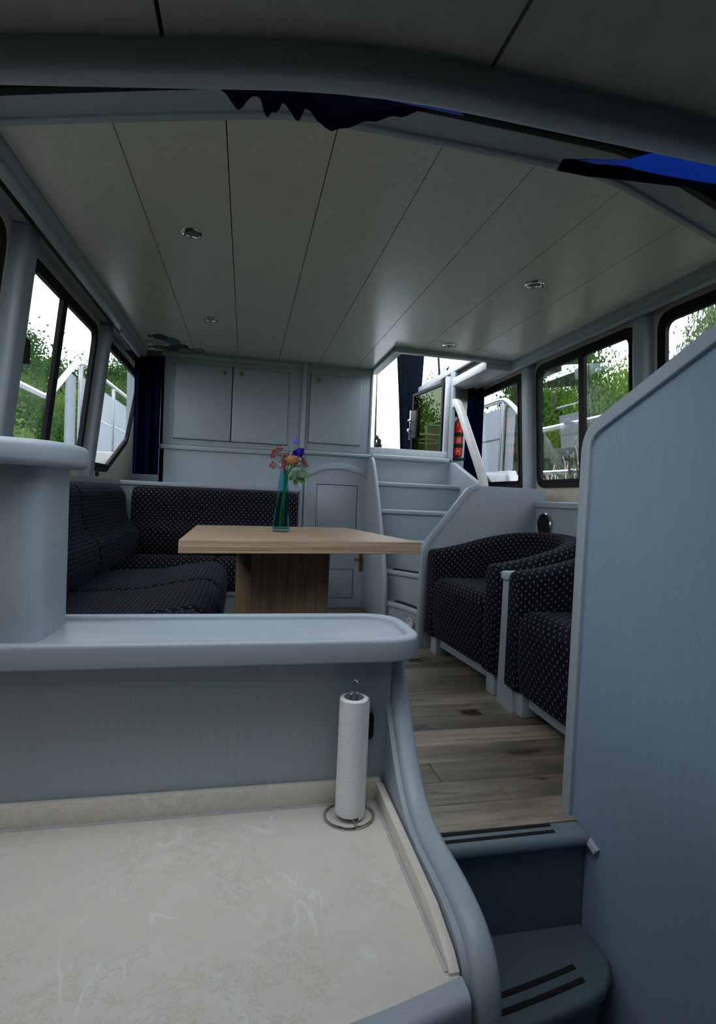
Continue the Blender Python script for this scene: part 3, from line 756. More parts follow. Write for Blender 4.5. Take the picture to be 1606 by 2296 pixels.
# stair partition behind the far armchair, ledge and handrail
pt = thing('stair_partition', 'pale grey timber partition with sloping rounded top behind the far armchair', 'partition', (1.4, 2.9, 0))
poly = [(1.025, 0.0), (1.025, 0.575), (1.055, 0.635), (1.295, 0.945), (1.345, 0.968), (1.80, 0.968), (1.80, 0.0)]
pr = [tuple(q)[:2] for q in rpoly(poly, [0, 0.05, 0.05, 0.06, 0.05, 0, 0], 6)]
G().prism(pr, 'xz', 2.895, 2.915).build('panel', WZ, pt)
edge = [p for p in pr if not (p[0] > 1.79 and p[1] < 0.1)]
path = [(1.025, 0.0)] + [tuple(q) for q in rpoly(poly, [0, 0.05, 0.05, 0.06, 0.05, 0, 0], 6)][1:-2]
vs = []; G_ = G(); rings = []
pth = [Vector((p[0], p[1])) for p in path]
for i, p in enumerate(pth):
    t = (pth[min(i + 1, len(pth) - 1)] - pth[max(i - 1, 0)]).normalized(); n_ = Vector((-t.y, t.x))
    sec = rpoly([(-0.024, 2.886), (0.010, 2.886), (0.010, 2.926), (-0.024, 2.926)], 0.009, 3)
    rings.append([(p.x + n_.x * s_[0], s_[1], p.y + n_.y * s_[0]) for s_ in sec])
G_.loft(rings).build('edge_trim', WX, pt)
tag(G().box(1.638, 1.80, 2.930, 4.05, 0.930, 0.966, 0.006).build('side_ledge', WY, None), 'narrow grey ledge under the aftmost right window beside the stairs', 'ledge')
hp = smooth_path([(1.625, 4.02, 1.655), (1.625, 3.93, 1.655), (1.625, 3.875, 1.60), (1.625, 3.60, 1.27), (1.625, 3.43, 1.07), (1.625, 3.385, 0.985), (1.625, 3.375, 0.955)], 2)
g = G(); rings = []
for i, p in enumerate(hp):
    t = (hp[min(i + 1, len(hp) - 1)] - hp[max(i - 1, 0)]).normalized(); n_ = Vector((0, -t.z, t.y))
    k = 1.0 + 0.5 * max(0, 1 - i / 6)
    sec = rpoly([(-0.024, -0.030 * k), (0.024, -0.030 * k), (0.024, 0.030 * k), (-0.024, 0.030 * k)], 0.011, 3)
    rings.append([p + Vector((s_[0], 0, 0)) + n_ * s_[1] for s_ in sec])
hr = tag(g.loft(rings).build('handrail', WHITE2, None), 'thick white handrail slanting down beside the blue curtain at the stairs', 'handrail')

# companionway frame and open glass door
cf = thing('companionway_frame', 'white metal frame round the companionway opening above the stairs', 'door frame', (1.26, 4.03, 1.21), kind=None)
G().box(0.945, 1.60, 4.02, 4.07, 1.210, 1.268, 0.006).build('sill', WHITE, cf)
G().box(1.565, 1.60, 4.03, 4.07, 1.26, 1.88, 0.005).build('jamb', WHITE, cf)
G().box(0.930, 0.946, 4.00, 4.09, 1.21, 1.86, 0.004).build('jamb', WZ, cf)
G().tube([(1.615, 4.005, z) for z in (1.20, 1.5, 1.83)], 0.021, 12).build('bead', WZ, cf)
od = thing('glass_door', 'open black framed glass door with chrome lever handle in the companionway', 'door', (1.565, 4.075, 1.268), rz=math.radians(96.5))
Wd, Hd = 0.60, 0.575
ring = [(0, 0), (Wd, 0), (Wd, Hd), (0, Hd)]; ii = inset(ring, 0.024)
g = G(); vs = []
for yv in (-0.012, 0.012):
    for poly in (ring, ii): vs += [(p[0], yv, p[1]) for p in poly]
fs = []
for i in range(4):
    j = (i + 1) % 4; fs += [(i, j, 4 + j, 4 + i), (8 + i, 12 + i, 12 + j, 8 + j), (i, 8 + i, 8 + j, j), (4 + i, 4 + j, 12 + j, 12 + i)]
g.add(vs, fs).build('frame', BLACK, od, local=True)
G().box(0.02, Wd - 0.02, -0.003, 0.003, 0.02, Hd - 0.02).build('pane', TINTED, od, local=True)
lk = G().box(Wd - 0.115, Wd + 0.004, -0.022, 0.022, 0.165, 0.415, 0.004).build('lock_case', BLACKM, od, local=True)
G().box(Wd + 0.003, Wd + 0.010, -0.024, 0.030, 0.155, 0.425, 0.004).build('lock_plate', CHROME, lk, local=True)
G().tube([(Wd - 0.02, 0.022, 0.325), (Wd - 0.02, 0.055, 0.325), (Wd - 0.035, 0.060, 0.325), (Wd - 0.10, 0.060, 0.325)], 0.008, 8).build('lever', CHROME, lk, local=True)
G().tube([(Wd - 0.02, -0.022, 0.325), (Wd - 0.02, -0.055, 0.325), (Wd - 0.035, -0.060, 0.325), (Wd - 0.10, -0.060, 0.325)], 0.008, 8).build('lever', CHROME, lk, local=True)
G().lathe([(0.012, 0), (0.012, 0.012), (0.017, 0.018), (0.017, 0.034), (0.0001, 0.038)], n=14, xf=Matrix.Translation((Wd - 0.02, 0.022, 0.235)) @ Matrix.Rotation(-math.pi / 2, 4, 'X')).build('lock_knob', CHROME, lk, local=True)

# ------------------------------------------------------------------ galley partition, cap, column, counter
struct('wall_galley', G().box(-0.95, 0.335, 1.115, 1.20, -0.75, 0.535), WZ, 'low grey timber wall between the galley worktop and the saloon sofa', 'wall')
cap_poly = rpoly([(-0.95, 1.035), (0.385, 1.035), (0.385, 1.285), (-0.95, 1.285)], [0, 0.085, 0.10, 0], 10)
cp = thing('partition_shelf', 'broad pale blue shelf cap with raised rim on the low galley wall', 'shelf', (-0.28, 1.16, 0.535))
G().prism(cap_poly, 'xy', 0.528, 0.566, 0.010, 3).build('board', WX, cp)
rings = []
for (x_, y_), (xi, yi) in zip(cap_poly, inset(cap_poly, 1.0)):
    n_ = Vector((xi - x_, yi - y_)).normalized()
    sec = rpoly([(0.0, 0.530), (0.026, 0.530), (0.026, 0.577), (0.0, 0.577)], [0.004, 0.002, 0.006, 0.008], 3)
    rings.append([(x_ + n_.x * (q[0] - 0.002), y_ + n_.y * (q[0] - 0.002), q[1]) for q in sec])
rings = [[(-0.95, q[1], q[2]) for q in rings[0]]] + rings[1:-1] + [[(-0.95, q[1], q[2]) for q in rings[-1]]]
G().loft(rings).build('rim', WX, cp)
cl = thing('column', 'square grey column with rounded corner standing on the shelf cap at the left edge', 'column', (-0.67, 1.165, 0.566))
G().prism(rpoly([(-0.95, 1.075), (-0.372, 1.075), (-0.372, 1.245), (-0.95, 1.245)], [0, 0.05, 0.01, 0], 8), 'xy', 0.566, 0.905).build('shaft', WZ, cl)
G().prism(rpoly([(-0.95, 1.00), (-0.322, 1.00), (-0.322, 1.30), (-0.95, 1.30)], [0, 0.14, 0.14, 0], 10), 'xy', 0.902, 0.948, 0.012, 3).build('column_cap', WX, cl)

ct = thing('galley_worktop', 'beige marble worktop filling the foreground with upstand along two sides', 'worktop', (-0.3, 0.86, 0.165))
WF = [(-0.95, 0.585), (-0.30, 0.590), (0.0, 0.602), (0.16, 0.624), (0.3225, 0.664)]
G().prism(WF + [(0.3225, 1.114), (-0.95, 1.114)], 'xy', 0.165, 0.200, 0.002).build('top', MARBLE, ct)
G().box(-0.95, 0.318, 1.098, 1.115, 0.200, 0.247, 0.003).build('upstand', MARBLE, ct)
G().prism([(0.668, 0.200), (1.098, 0.200), (1.098, 0.240), (0.76, 0.234), (0.69, 0.218), (0.668, 0.205)], 'yz', 0.306, 0.3225, 0.002).build('upstand', MARBLE, ct)
G().box(-0.95, 0.303, 1.094, 1.0985, 0.200, 0.2025).box(0.3015, 0.306, 0.675, 1.094, 0.200, 0.2025).build('sealant', WHITE, ct)
rings = []
for (x_, y_) in [tuple(q)[:2] for q in smooth_path([(a, b, 0) for a, b in WF], 2)]:
    sec = rpoly([(-0.036, 0.150), (0.002, 0.150), (0.002, 0.204), (-0.036, 0.204)], [0.016, 0.004, 0.006, 0.016], 4)
    rings.append([(x_, y_ + q[0], q[1]) for q in sec])
G().loft(rings).build('edge_trim', WX, ct)
gc = thing('galley_base_unit', 'shadowed grey base unit under the marble worktop', 'cabinet', (-0.3, 0.88, -0.75))
G().box(-0.94, 0.318, 0.69, 1.11, -0.75, 0.16).build('carcass', WZ, gc)
G().box(-0.30, 0.29, 0.672, 0.69, -0.62, 0.10, 0.006).build('door', WZ, gc); G().box(-0.92, -0.32, 0.672, 0.69, -0.62, 0.10, 0.006).build('door', WZ, gc)
# curved end panel
ep = thing('counter_end_panel', 'grey end panel with thick swooping rounded edge beside the worktop', 'panel', (0.345, 0.9, -0.75))
curve = [(1.178, 0.525), (1.165, 0.475), (1.131, 0.431), (1.074, 0.354), (1.012, 0.289), (0.955, 0.252), (0.886, 0.240), (0.801, 0.244), (0.738, 0.240), (0.696, 0.229), (0.668, 0.205), (0.656, 0.170), (0.652, 0.12), (0.652, -0.75)]
cs = [tuple(q)[:2] for q in smooth_path([(a, b, 0) for a, b in curve], 2)]
G().prism(cs + [(1.178, -0.75)], 'yz', 0.326, 0.352).build('board', WZ, ep)
rings = []
pv = [Vector(p) for p in cs]
for i, p in enumerate(pv):
    t = (pv[min(i + 1, len(pv) - 1)] - pv[max(i - 1, 0)]).normalized(); n_ = Vector((t.y, -t.x))
    if n_.y < 0 and abs(n_.y) > 0.2: n_ = -n_
    sec = rpoly([(0.336, -0.03), (0.380, -0.03), (0.380, 0.018), (0.336, 0.018)], [0.004, 0.016, 0.020, 0.020], 5)
    rings.append([(s_[0], p.x - t.y * s_[1] * -1 if False else p.x + (-abs(t.y)) * s_[1], p.y + abs(t.x) * s_[1]) for s_ in sec])
G().loft(rings).build('edge_trim', WY, ep)
# black socket on the low wall
bs = G().prism(rpoly([(0.262, 0.336), (0.297, 0.336), (0.297, 0.394), (0.262, 0.394)], 0.010, 4), 'xz', 1.103, 1.115, 0.003).build('wall_socket', BLACKM, None)
tag(bs, 'small black wall socket half hidden behind the kitchen roll', 'socket')

# ------------------------------------------------------------------ steps down and tall right panel
ns = thing('floor_nosing', 'pale blue rounded nosing with two black grip strips at the floor edge', 'nosing', (0.65, 1.23, -0.03))
G().box(0.352, 0.935, 1.192, 1.262, -0.032, 0.002, 0.014, 4).build('nosing_board', NOSEP, ns)
for yy, xe in ((1.247, 0.843), (1.220, 0.840)):
    G().box(0.353, xe, yy - 0.006, yy + 0.006, 0.0015, 0.004, 0.001, 1).build('grip_strip', STRIP, ns)
struct('wall_step', G().box(0.352, 0.93, 1.215, 1.235, -0.75, -0.03), SHADE_STEP, 'dark riser board below the floor nosing', 'wall')
sp = thing('galley_step', 'blue grey step, shade painted into its colour, with two curved black grip strips at bottom right', 'step', (0.64, 1.1, -0.75))
SFT = [(0.352, 0.955), (0.50, 0.962), (0.60, 0.975), (0.72, 0.992), (0.82, 1.012), (0.87, 1.030), (0.905, 1.06)]
def stepfront(x): return interp(SFT, x)
xs = [0.352 + (0.905 - 0.352) * i / 14 for i in range(15)]
fp = [(x, stepfront(x)) for x in xs]
G().prism(fp + [(0.928, 1.10), (0.928, 1.215), (0.352, 1.215)], 'xy', -0.285, -0.25, 0.012, 3).build('tread', SHADE_STEP, sp)
G().prism([(x, y + 0.03) for x, y in fp] + [(0.905, 1.215), (0.352, 1.215)], 'xy', -0.75, -0.284).build('riser', SHADE_STEP, sp)
for dd in (0.048, 0.083):
    pts = [(x, 0.972 + 0.10 * (x - 0.40) + 0.13 * max(0, x - 0.40) ** 2 + dd - 0.030) for x in xs if x < 0.855]
    g = G(); poly = [(a, b - 0.006) for a, b in pts] + [(a, b + 0.006) for a, b in pts[::-1]]
    g.prism(poly, 'xy', -0.2495, -0.247).build('grip_strip', STRIP, sp)
rp_ = thing('stair_side_panel', 'tall blue grey timber panel with sloping rounded top filling the right side', 'panel', (0.95, 0.3, -0.75))
poly = [(1.315, -0.75), (1.315, 1.075), (1.255, 1.112), (0.70, 1.337), (0.62, 1.275 if False else 1.36), (-1.3, 1.36), (-1.3, -0.75)]
pz_ = [(1.315, -0.75), (1.315, 1.085), (0.845, 1.276), (-1.3, 1.276), (-1.3, -0.75)]
prr = rpoly(pz_, [0, 0.10, 0.02, 0, 0], 8)
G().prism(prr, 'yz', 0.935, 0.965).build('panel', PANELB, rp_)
path = [(1.315, -0.035)] + [p for p in prr if p[1] > 0.5 and p[0] > 0.5]
pv = [Vector(p) for p in path]; rings = []
for i, p in enumerate(pv):
    t = (pv[min(i + 1, len(pv) - 1)] - pv[max(i - 1, 0)]).normalized(); n_ = Vector((-t.y, t.x))
    sec = rpoly([(0.922, -0.006), (0.978, -0.006), (0.978, 0.034), (0.922, 0.034)], [0.010, 0.010, 0.004, 0.004], 4)
    rings.append([(s_[0], p.x + n_.x * s_[1], p.y + n_.y * s_[1]) for s_ in sec])
G().loft(rings).build('edge_trim', WZ, rp_)
G().tube(smooth_path([(0.930, 1.232, -0.016), (0.930, 1.20, -0.018), (0.932, 1.165, -0.030)]), 0.013, 8).build('nosing_return', WX, rp_)
# ------------------------------------------------------------------ table
tb = thing('saloon_table', 'square oak veneer table on a block pedestal in the middle of the saloon', 'table', (0.139, 1.975, 0), rz=math.radians(9.0))
rt = Matrix.Rotation(math.radians(-9.0), 2)
tp = [tuple(rt @ (Vector(q) - Vector((0.139, 1.975)))) for q in ((-0.182, 1.568), (0.593, 1.691), (0.460, 2.385), (-0.19, 2.245))]
G().prism(tp, 'xy', 0.685, 0.725, 0.0015, 1).build('table_top', OAK, tb, local=True)
G().box(-0.125, 0.165, -0.09, 0.27, 0.02, 0.685, 0.002, 1).build('pedestal', OAKZ, tb, local=True)
G().box(-0.20, 0.24, -0.16, 0.34, 0.0, 0.022, 0.003, 1).build('foot', OAKZ, tb, local=True)

# ------------------------------------------------------------------ corner sofa
sf_ = thing('corner_sofa', 'dark navy corner sofa with gold sprig pattern round the table', 'sofa', (-0.4, 2.8, 0))
def extrude_cushion(prof, a, b, mapf, name, rnd=0.03, parent=sf_):
    """profile (p,z) pushed along t from a to b, ends softly rounded"""
    n = len(prof); cx = sum(p[0] for p in prof) / n; cz = sum(p[1] for p in prof) / n
    rings = []
    L_ = b - a; ts = [0, rnd * 0.3, rnd, rnd * 2] + [rnd * 2 + (L_ - rnd * 4) * k / 6 for k in range(1, 6)] + [L_ - rnd * 2, L_ - rnd, L_ - rnd * 0.3, L_]
    for t in ts:
        d = min(t, L_ - t); k = 0 if d >= rnd else 1 - math.sqrt(max(0, 1 - (1 - d / rnd) ** 2)); sh = k * rnd
        w = 1 - 0.012 * (0 if d > 0.2 else 1 - d / 0.2)
        r = []
        for p in prof:
            v = Vector((p[0] - cx, p[1] - cz)); ln = v.length
            v = v * max(0.05, (ln - sh) / ln) * w
            r.append(mapf(cx + v.x, cz + v.y, a + t))
        rings.append(r)
    return G().loft(rings, uvs=True).build(name, FABRIC, parent, angle=60)
# profiles: p = distance from the wall side towards the room
seat_prof = rpoly([(0.0, 0.22), (0.74, 0.20), (0.80, 0.27), (0.80, 0.42), (0.73, 0.475), (0.60, 0.455), (0.45, 0.425), (0.0, 0.40)], [0.01, 0.05, 0.05, 0.07, 0.08, 0.15, 0.1, 0.02], 4)
seat_prof2 = rpoly([(0.0, 0.24), (0.50, 0.22), (0.56, 0.28), (0.56, 0.40), (0.50, 0.455), (0.38, 0.44), (0.0, 0.40)], [0.01, 0.05, 0.05, 0.07, 0.08, 0.1, 0.02], 4)
back_prof = rpoly([(0.0, 0.40), (0.17, 0.41), (0.205, 0.50), (0.195, 0.59), (0.135, 0.645), (0.115, 0.72), (0.105, 0.83), (0.075, 0.875), (0.02, 0.88), (0.0, 0.86)], [0.01, 0.04, 0.06, 0.06, 0.04, 0.05, 0.05, 0.03, 0.02, 0.01], 3)
left = lambda p, z, t: (-0.88 + p, t, z)
rear = lambda p, z, t: (t, 3.93 - p, z)
for a, b in ((1.24, 1.84), (1.85, 2.45), (2.46, 3.10)): extrude_cushion(seat_prof, a, b, left, 'seat_cushion')
extrude_cushion(seat_prof2, -0.87, -0.18, rear, 'seat_cushion'); extrude_cushion(seat_prof2, -0.17, 0.37, rear, 'seat_cushion')
for a, b in ((1.24, 1.90), (1.91, 2.75), (2.76, 3.72)): extrude_cushion(back_prof, a, b, left, 'back_cushion', 0.02)
extrude_cushion(back_prof, -0.76, 0.38, rear, 'back_cushion', 0.02)
G().box(-0.93, -0.18, 1.22, 3.40, 0.0, 0.205).box(-0.93, 0.37, 3.46, 4.0, 0.0, 0.235, 0.0).build('plinth', WX, sf_)
G().box(-0.90, 0.372, 3.43, 3.46, 0.20, 0.245, 0.008).build('seat_rail', WX, sf_)
G().box(-0.95, -0.87, 1.22, 4.0, 0.2, 0.885).box(-0.95, 0.38, 3.925, 4.015, 0.2, 0.885).build('back_board', WZ, sf_)

# ------------------------------------------------------------------ tub armchairs (local: x from front to back, y across)
def make_chair(name, label, loc):
    ch = thing(name, label, 'armchair', loc, group='navy tub armchairs')
    hw, t = 0.37, 0.105; c = hw - t / 2; xs_, xb = 0.31, 0.605
    path = []
    for i in range(9): path.append((0.02 + (xs_ - 0.02) * i / 8, -c))
    for i in range(1, 20):
        a = -math.pi / 2 + math.pi * i / 20; path.append((xs_ + (xb - xs_) * math.cos(a), c * math.sin(a)))
    for i in range(9): path.append((xs_ - (xs_ - 0.02) * i / 8, c))
    pv = [Vector(p) for p in path]; rings = []
    def section(h, sh):
        zb = 0.105 + sh
        return rpoly([(-t / 2 + sh, zb), (-t / 2 + sh, h - sh), (t / 2 - sh, h - sh), (t / 2 - sh, zb)], [0.012, 0.048 - sh * 0.7, 0.048 - sh * 0.7, 0.012], 4)
    m = len(pv)
    seq = [(0, 0.020, -0.020), (0, 0.006, -0.014)] + [(i, 0.0, 0.0) for i in range(m)] + [(m - 1, 0.006, -0.014), (m - 1, 0.020, -0.020)]
    for (i, sh, dx) in seq:
        p = pv[i]; tg = (pv[min(i + 1, m - 1)] - pv[max(i - 1, 0)]).normalized(); nn = Vector((-tg.y, tg.x))  # towards the inside
        u = max(0, min(1, (p.x - 0.02) / 0.60)); h = 0.595 + 0.125 * (u * u * (3 - 2 * u) * 0.6 + u * 0.4)
        rings.append([(p.x + dx - nn.x * -s_[0], p.y - nn.y * -s_[0], s_[1]) for s_ in [(-q[0], q[1]) for q in section(h, sh)]])
    G().loft(rings, uvs=True).build('tub_shell', FABRIC, ch, local=True, angle=55)
    iw = hw - t + 0.004
    prof = rpoly([(0.012, 0.115), (-0.004, 0.25), (-0.008, 0.40), (0.03, 0.447), (0.30, 0.438), (0.58, 0.40), (0.58, 0.115)], [0.01, 0.03, 0.04, 0.05, 0.1, 0.02, 0.01], 4)
    rings = []
    for y, sh in ((-iw, 0.03), (-iw + 0.012, 0.006), (-iw + 0.04, 0.0), (-0.1, -0.004), (0.1, -0.004), (iw - 0.04, 0.0), (iw - 0.012, 0.006), (iw, 0.03)):
        rings.append([(x + (sh if x < 0.1 else 0), y, z - (sh if z > 0.3 else 0)) for x, z in prof])
    G().loft(rings, uvs=True).build('seat_cushion', FABRIC, ch, local=True, angle=55)
    for sy in (-1, 1):
        y = sy * 0.30
        G().box(0.035, 0.115, y - 0.035, y + 0.035, 0.0, 0.105, 0.008).build('leg', WZ, ch, local=True)
        G().box(0.52, 0.60, y * 0.8 - 0.03, y * 0.8 + 0.03, 0.0, 0.105, 0.008).build('leg', WZ, ch, local=True)
    G().box(0.05, 0.085, -0.24, 0.24, 0.055, 0.106, 0.004).build('base_rail', WX, ch, local=True)
    return ch
CH1 = make_chair('tub_armchair', 'navy tub armchair with gold sprigs against the pale stair partition', (1.062, 2.475, 0))
CH2 = copy_tree(CH1); CH2.location = (1.09, 1.635, 0); CH2['label'] = 'nearer navy tub armchair half hidden by the tall side panel'
CH1.rotation_euler.z = math.radians(5.0)
dv = thing('chair_divider', 'tapering pale grey divider with rounded cap standing between the armchairs', 'divider', (1.3, 2.05, 0))
G().prism([(1.985, 0.0), (2.125, 0.0), (2.105, 0.545), (2.030, 0.545)] if False else [(1.955, 0.0), (2.092, 0.0), (2.086, 0.545), (2.040, 0.545), (2.012, 0.11), (1.960, 0.095)], 'yz', 1.115, 1.50).build('board', WZ, dv)
G().box(1.102, 1.50, 2.034, 2.092, 0.538, 0.578, 0.012, 3).build('cap', WX, dv)

# ------------------------------------------------------------------ kitchen roll on its holder
hx, hy, hz = 0.2375, 1.052, 0.200
kh = thing('roll_holder', 'chrome wire kitchen roll holder with ring foot on the worktop', 'roll holder', (hx, hy, hz))
G().tube([(hx + 0.052 * math.cos(a), hy + 0.046 * math.sin(a), hz + 0.0028) for a in [2 * math.pi * i / 40 for i in range(40)]], 0.0028, 8, closed=True).build('ring_foot', CHROME, kh)
G().tube([(hx, hy, hz + 0.004), (hx + 0.010, hy - 0.044, hz + 0.004)], 0.0025, 8).tube([(hx - 0.02, hy + 0.03, hz + 0.004), (hx, hy, hz + 0.004)], 0.0025, 8).build('cross_wire', CHROME, kh)
loop = [(hx - 0.007, hy, hz + 0.003), (hx - 0.0065, hy, hz + 0.25), (hx - 0.0062, hy, hz + 0.280)]
loop += [(hx - 0.0062 * math.cos(a), hy, hz + 0.283 + 0.0075 * math.sin(a)) for a in [math.pi * i / 8 for i in range(9)]]
loop += [(hx + 0.0062, hy, hz + 0.280), (hx + 0.0065, hy, hz + 0.25), (hx + 0.007, hy, hz + 0.003)]
G().tube(loop, 0.0024, 8).build('hoop', CHROME, kh)
kr = thing('kitchen_roll', 'white embossed kitchen paper roll on the chrome holder', 'kitchen roll', (hx, hy, hz + 0.008))
g = G(); ro, ri, hh = 0.0300, 0.0205, 0.243
prof = [(ri, 0.0), (ro - 0.002, 0.0), (ro, 0.002)] + [(ro, hh * k / 8) for k in range(1, 8)] + [(ro, hh - 0.002), (ro - 0.002, hh), (ri, hh)]
g.lathe(prof, (hx, hy, hz + 0.010), 48, uvscale=2 * math.pi * ro); g.f = g.f[:-2]; g.uv = g.uv[:-2]
g.build('paper', PAPER, kr)
g = G().lathe([(ri, 0.0), (ri, hh)], (hx, hy, hz + 0.010), 32); g.f = g.f[:-2]; g.uv = g.uv[:-2]; g.build('core', PAPER_W, kr)
def flap(u, v):
    a = math.radians(-62) + math.radians(85) * u; r = ro + 0.0012 + 0.0045 * u ** 1.5
    return (hx + r * math.cos(a), hy + r * math.sin(a), hz + 0.006 + 0.243 * v)
G().grid(flap, 14, 4, lambda u, v: (u * 0.05, v * 0.24)).build('loose_sheet', PAPER, kr)

# ------------------------------------------------------------------ vase and flowers
vx, vy, vz = 0.137, 2.005, 0.725
vs_ = thing('glass_vase', 'slim tapering teal glass vase on the oak table', 'vase', (vx, vy, vz))
def vsec(half, rr): return rpoly([(-half, -half), (half, -half), (half, half), (-half, half)], half * rr, 4)
tilt = lambda z: 0.006 * z / 0.24
def vrings(specs): return [[(vx + p[0] + tilt(z) * 0.8, vy + p[1], vz + z) for p in vsec(h_, rr)] for z, h_, rr in specs]
G().loft(vrings([(0.001, 0.0315, 0.45), (0.006, 0.0325, 0.45), (0.011, 0.032, 0.45)])).build('foot', CLEARB, vs_)
G().loft(vrings([(0.011, 0.0318, 0.45), (0.020, 0.0316, 0.45), (0.06, 0.0285, 0.5), (0.12, 0.0235, 0.6), (0.18, 0.0180, 0.75), (0.235, 0.0140, 0.9)]), caps=False).build('body', TEAL, vs_)
G().loft(vrings([(0.013, 0.0295, 0.45), (0.06, 0.0268, 0.5), (0.092, 0.0242, 0.55)])).build('water', WATERV, vs_)
FX, FY, FZ = vx + 0.005, vy, vz + 0.235
def V3(px_, pz_, dy=0.0):   # photo-scale offsets at the vase, in metres
    return Vector((vx + px_, vy + dy, vz + pz_))
def stem(g, pts, r=0.0018): g.tube(smooth_path(pts, 2), r, 6); return g
def petal_blob(g, base, d, ln, wd, curl=0.3, up=Vector((0, 0, 1))):
    d = Vector(d).normalized(); side = d.cross(up)
    if side.length < 0.1: side = d.cross(Vector((1, 0, 0)))
    side.normalize(); nrm = side.cross(d)
    rows_ = []
    for i in range(6):
        t = i / 5; w = wd * math.sin(math.pi * min(1, 0.12 + t * 0.80)) ** 0.8
        for j in range(-2, 3):
            s_ = j / 2; rows_.append(base + d * ln * t + side * w * s_ + nrm * (curl * ln * t * t + 0.25 * w * s_ * s_))
    fs = [(i * 5 + j, i * 5 + j + 1, (i + 1) * 5 + j + 1, (i + 1) * 5 + j) for i in range(5) for j in range(4)]
    g.add(rows_, fs)
def bloom(g, c, r, n, layers, axis=Vector((0, 0, 1)), spread=(15, 60), rr=R):
    """cupped petals opening from the axis, inner layers steeper"""
    axis = Vector(axis).normalized(); a = axis.orthogonal().normalized(); b = axis.cross(a)
    for l in range(layers):
        th = math.radians(spread[0] + (spread[1] - spread[0]) * (l / max(1, layers - 1) if layers > 1 else 1))
        for k in range(n):
            an = 2 * math.pi * (k + 0.5 * l) / n + rr.uniform(-0.15, 0.15)
            rad = a * math.cos(an) + b * math.sin(an)
            d = axis * math.cos(th) + rad * math.sin(th)
            petal_blob(g, c - axis * r * 0.6 + rad * r * 0.05, d, r * (1.25 + 0.15 * math.sin(th)), r * 0.66, 0.25, axis)
top = FZ
# two violet blooms
f1 = thing('lisianthus', 'pale lilac flower at the very top of the bouquet', 'flower', (vx + 0.04, vy, top), group='violet flowers')
c = V3(0.043, 0.345, 0.0)
stem(G(), [V3(0.0, 0.02), V3(0.004, 0.18), V3(0.022, 0.27, -0.004), c - Vector((0, 0, 0.018))]).build('stem', STEM, f1)
g = G(); bloom(g, c, 0.018, 5, 2, (-0.25, -0.2, 1), (8, 32)); g.build('petals', P_LILAC, f1)
f2 = thing('lisianthus', 'deep violet bell flower just below the lilac one', 'flower', (vx + 0.05, vy, top), group='violet flowers')
c = V3(0.056, 0.306, -0.012)
stem(G(), [V3(0.008, 0.03), V3(0.010, 0.18), V3(0.030, 0.26, -0.008), c - Vector((0, -0.006, 0.014))]).build('stem', STEM, f2)
g = G(); bloom(g, c, 0.023, 5, 2, (0.75, -0.5, -0.25), (15, 45)); bloom(g, c + Vector((-0.010, 0, -0.004)), 0.018, 4, 1, (-0.3, -0.7, -0.7), (20, 45)); g.build('petals', P_VIOLET, f2)
# rose
f3 = thing('rose', 'peach rose in the middle of the bouquet', 'flower', (vx + 0.03, vy, top))
c = V3(0.032, 0.268, -0.022)
stem(G(), [V3(-0.006, 0.02), V3(0.006, 0.18), V3(0.022, 0.24, -0.014), c - Vector((0, 0, 0.022))], 0.0026).build('stem', STEM, f3)
g = G(); bloom(g, c + Vector((0, 0, 0.0)), 0.026, 6, 5, (-0.15, -0.45, 1), (4, 58)); g.build('petals', P_PEACH, f3)
# pink sprigs
def sprig(label, tips, base):
    f = thing('statice_sprig', label, 'flower', (base[0], base[1], base[2]), group='pink sprigs')
    g = G(); fl = G()
    stem(g, [V3(0.002, 0.05), V3(0.006, 0.19), Vector(base)], 0.0015)
    for t in tips:
        t = V3(*t); stem(g, [Vector(base), Vector(base).lerp(t, 0.5) + Vector((0, 0, 0.004)), t], 0.0010)
        for k in range(11):
            q = t + Vector((R.gauss(0, 0.006), R.gauss(0, 0.006), R.gauss(0.002, 0.0055)))
            bloom(fl, q, 0.0036, 4, 1, (R.gauss(0, 1), R.gauss(0, 1), R.gauss(0.4, 1)), (40, 50))
    g.build('stem', STEM, f); fl.build('florets', P_PINK, f)
sprig('pink sprig spreading wide to the left above the vase', [(-0.035, 0.300, 0.0), (-0.022, 0.312, 0.004), (-0.046, 0.290, -0.004), (-0.014, 0.295, 0.0), (-0.040, 0.277, 0.0), (-0.028, 0.305, 0.01), (-0.012, 0.310, 0.006)], tuple(V3(0.004, 0.25)))
sprig('pink sprig hanging low on the left of the rose', [(-0.042, 0.243, 0.0), (-0.036, 0.255, -0.006), (-0.006, 0.252, -0.02), (0.000, 0.243, -0.02), (0.004, 0.262, -0.012), (-0.002, 0.236, -0.016)], tuple(V3(0.006, 0.237)))
sprig('pink sprig close behind the rose', [(0.006, 0.282, 0.004), (0.010, 0.292, 0.004), (0.002, 0.276, 0.0)], tuple(V3(0.010, 0.245)))
sprig('dark pink sprig at the right of the rose', [(0.066, 0.290, 0.0), (0.072, 0.278, -0.004), (0.078, 0.262, 0.0), (0.084, 0.258, 0.004), (0.069, 0.270, 0.0)], tuple(V3(0.034, 0.245)))
f5 = thing('variegated_foliage', 'white edged green leaves hanging right of the vase neck', 'foliage', tuple(V3(0.06, 0.21)))
stem(G(), [V3(0.006, 0.10), V3(0.012, 0.225), V3(0.045, 0.258, -0.006), V3(0.075, 0.240, -0.008), V3(0.070, 0.222, -0.010)], 0.0018).build('stem', STEM, f5)
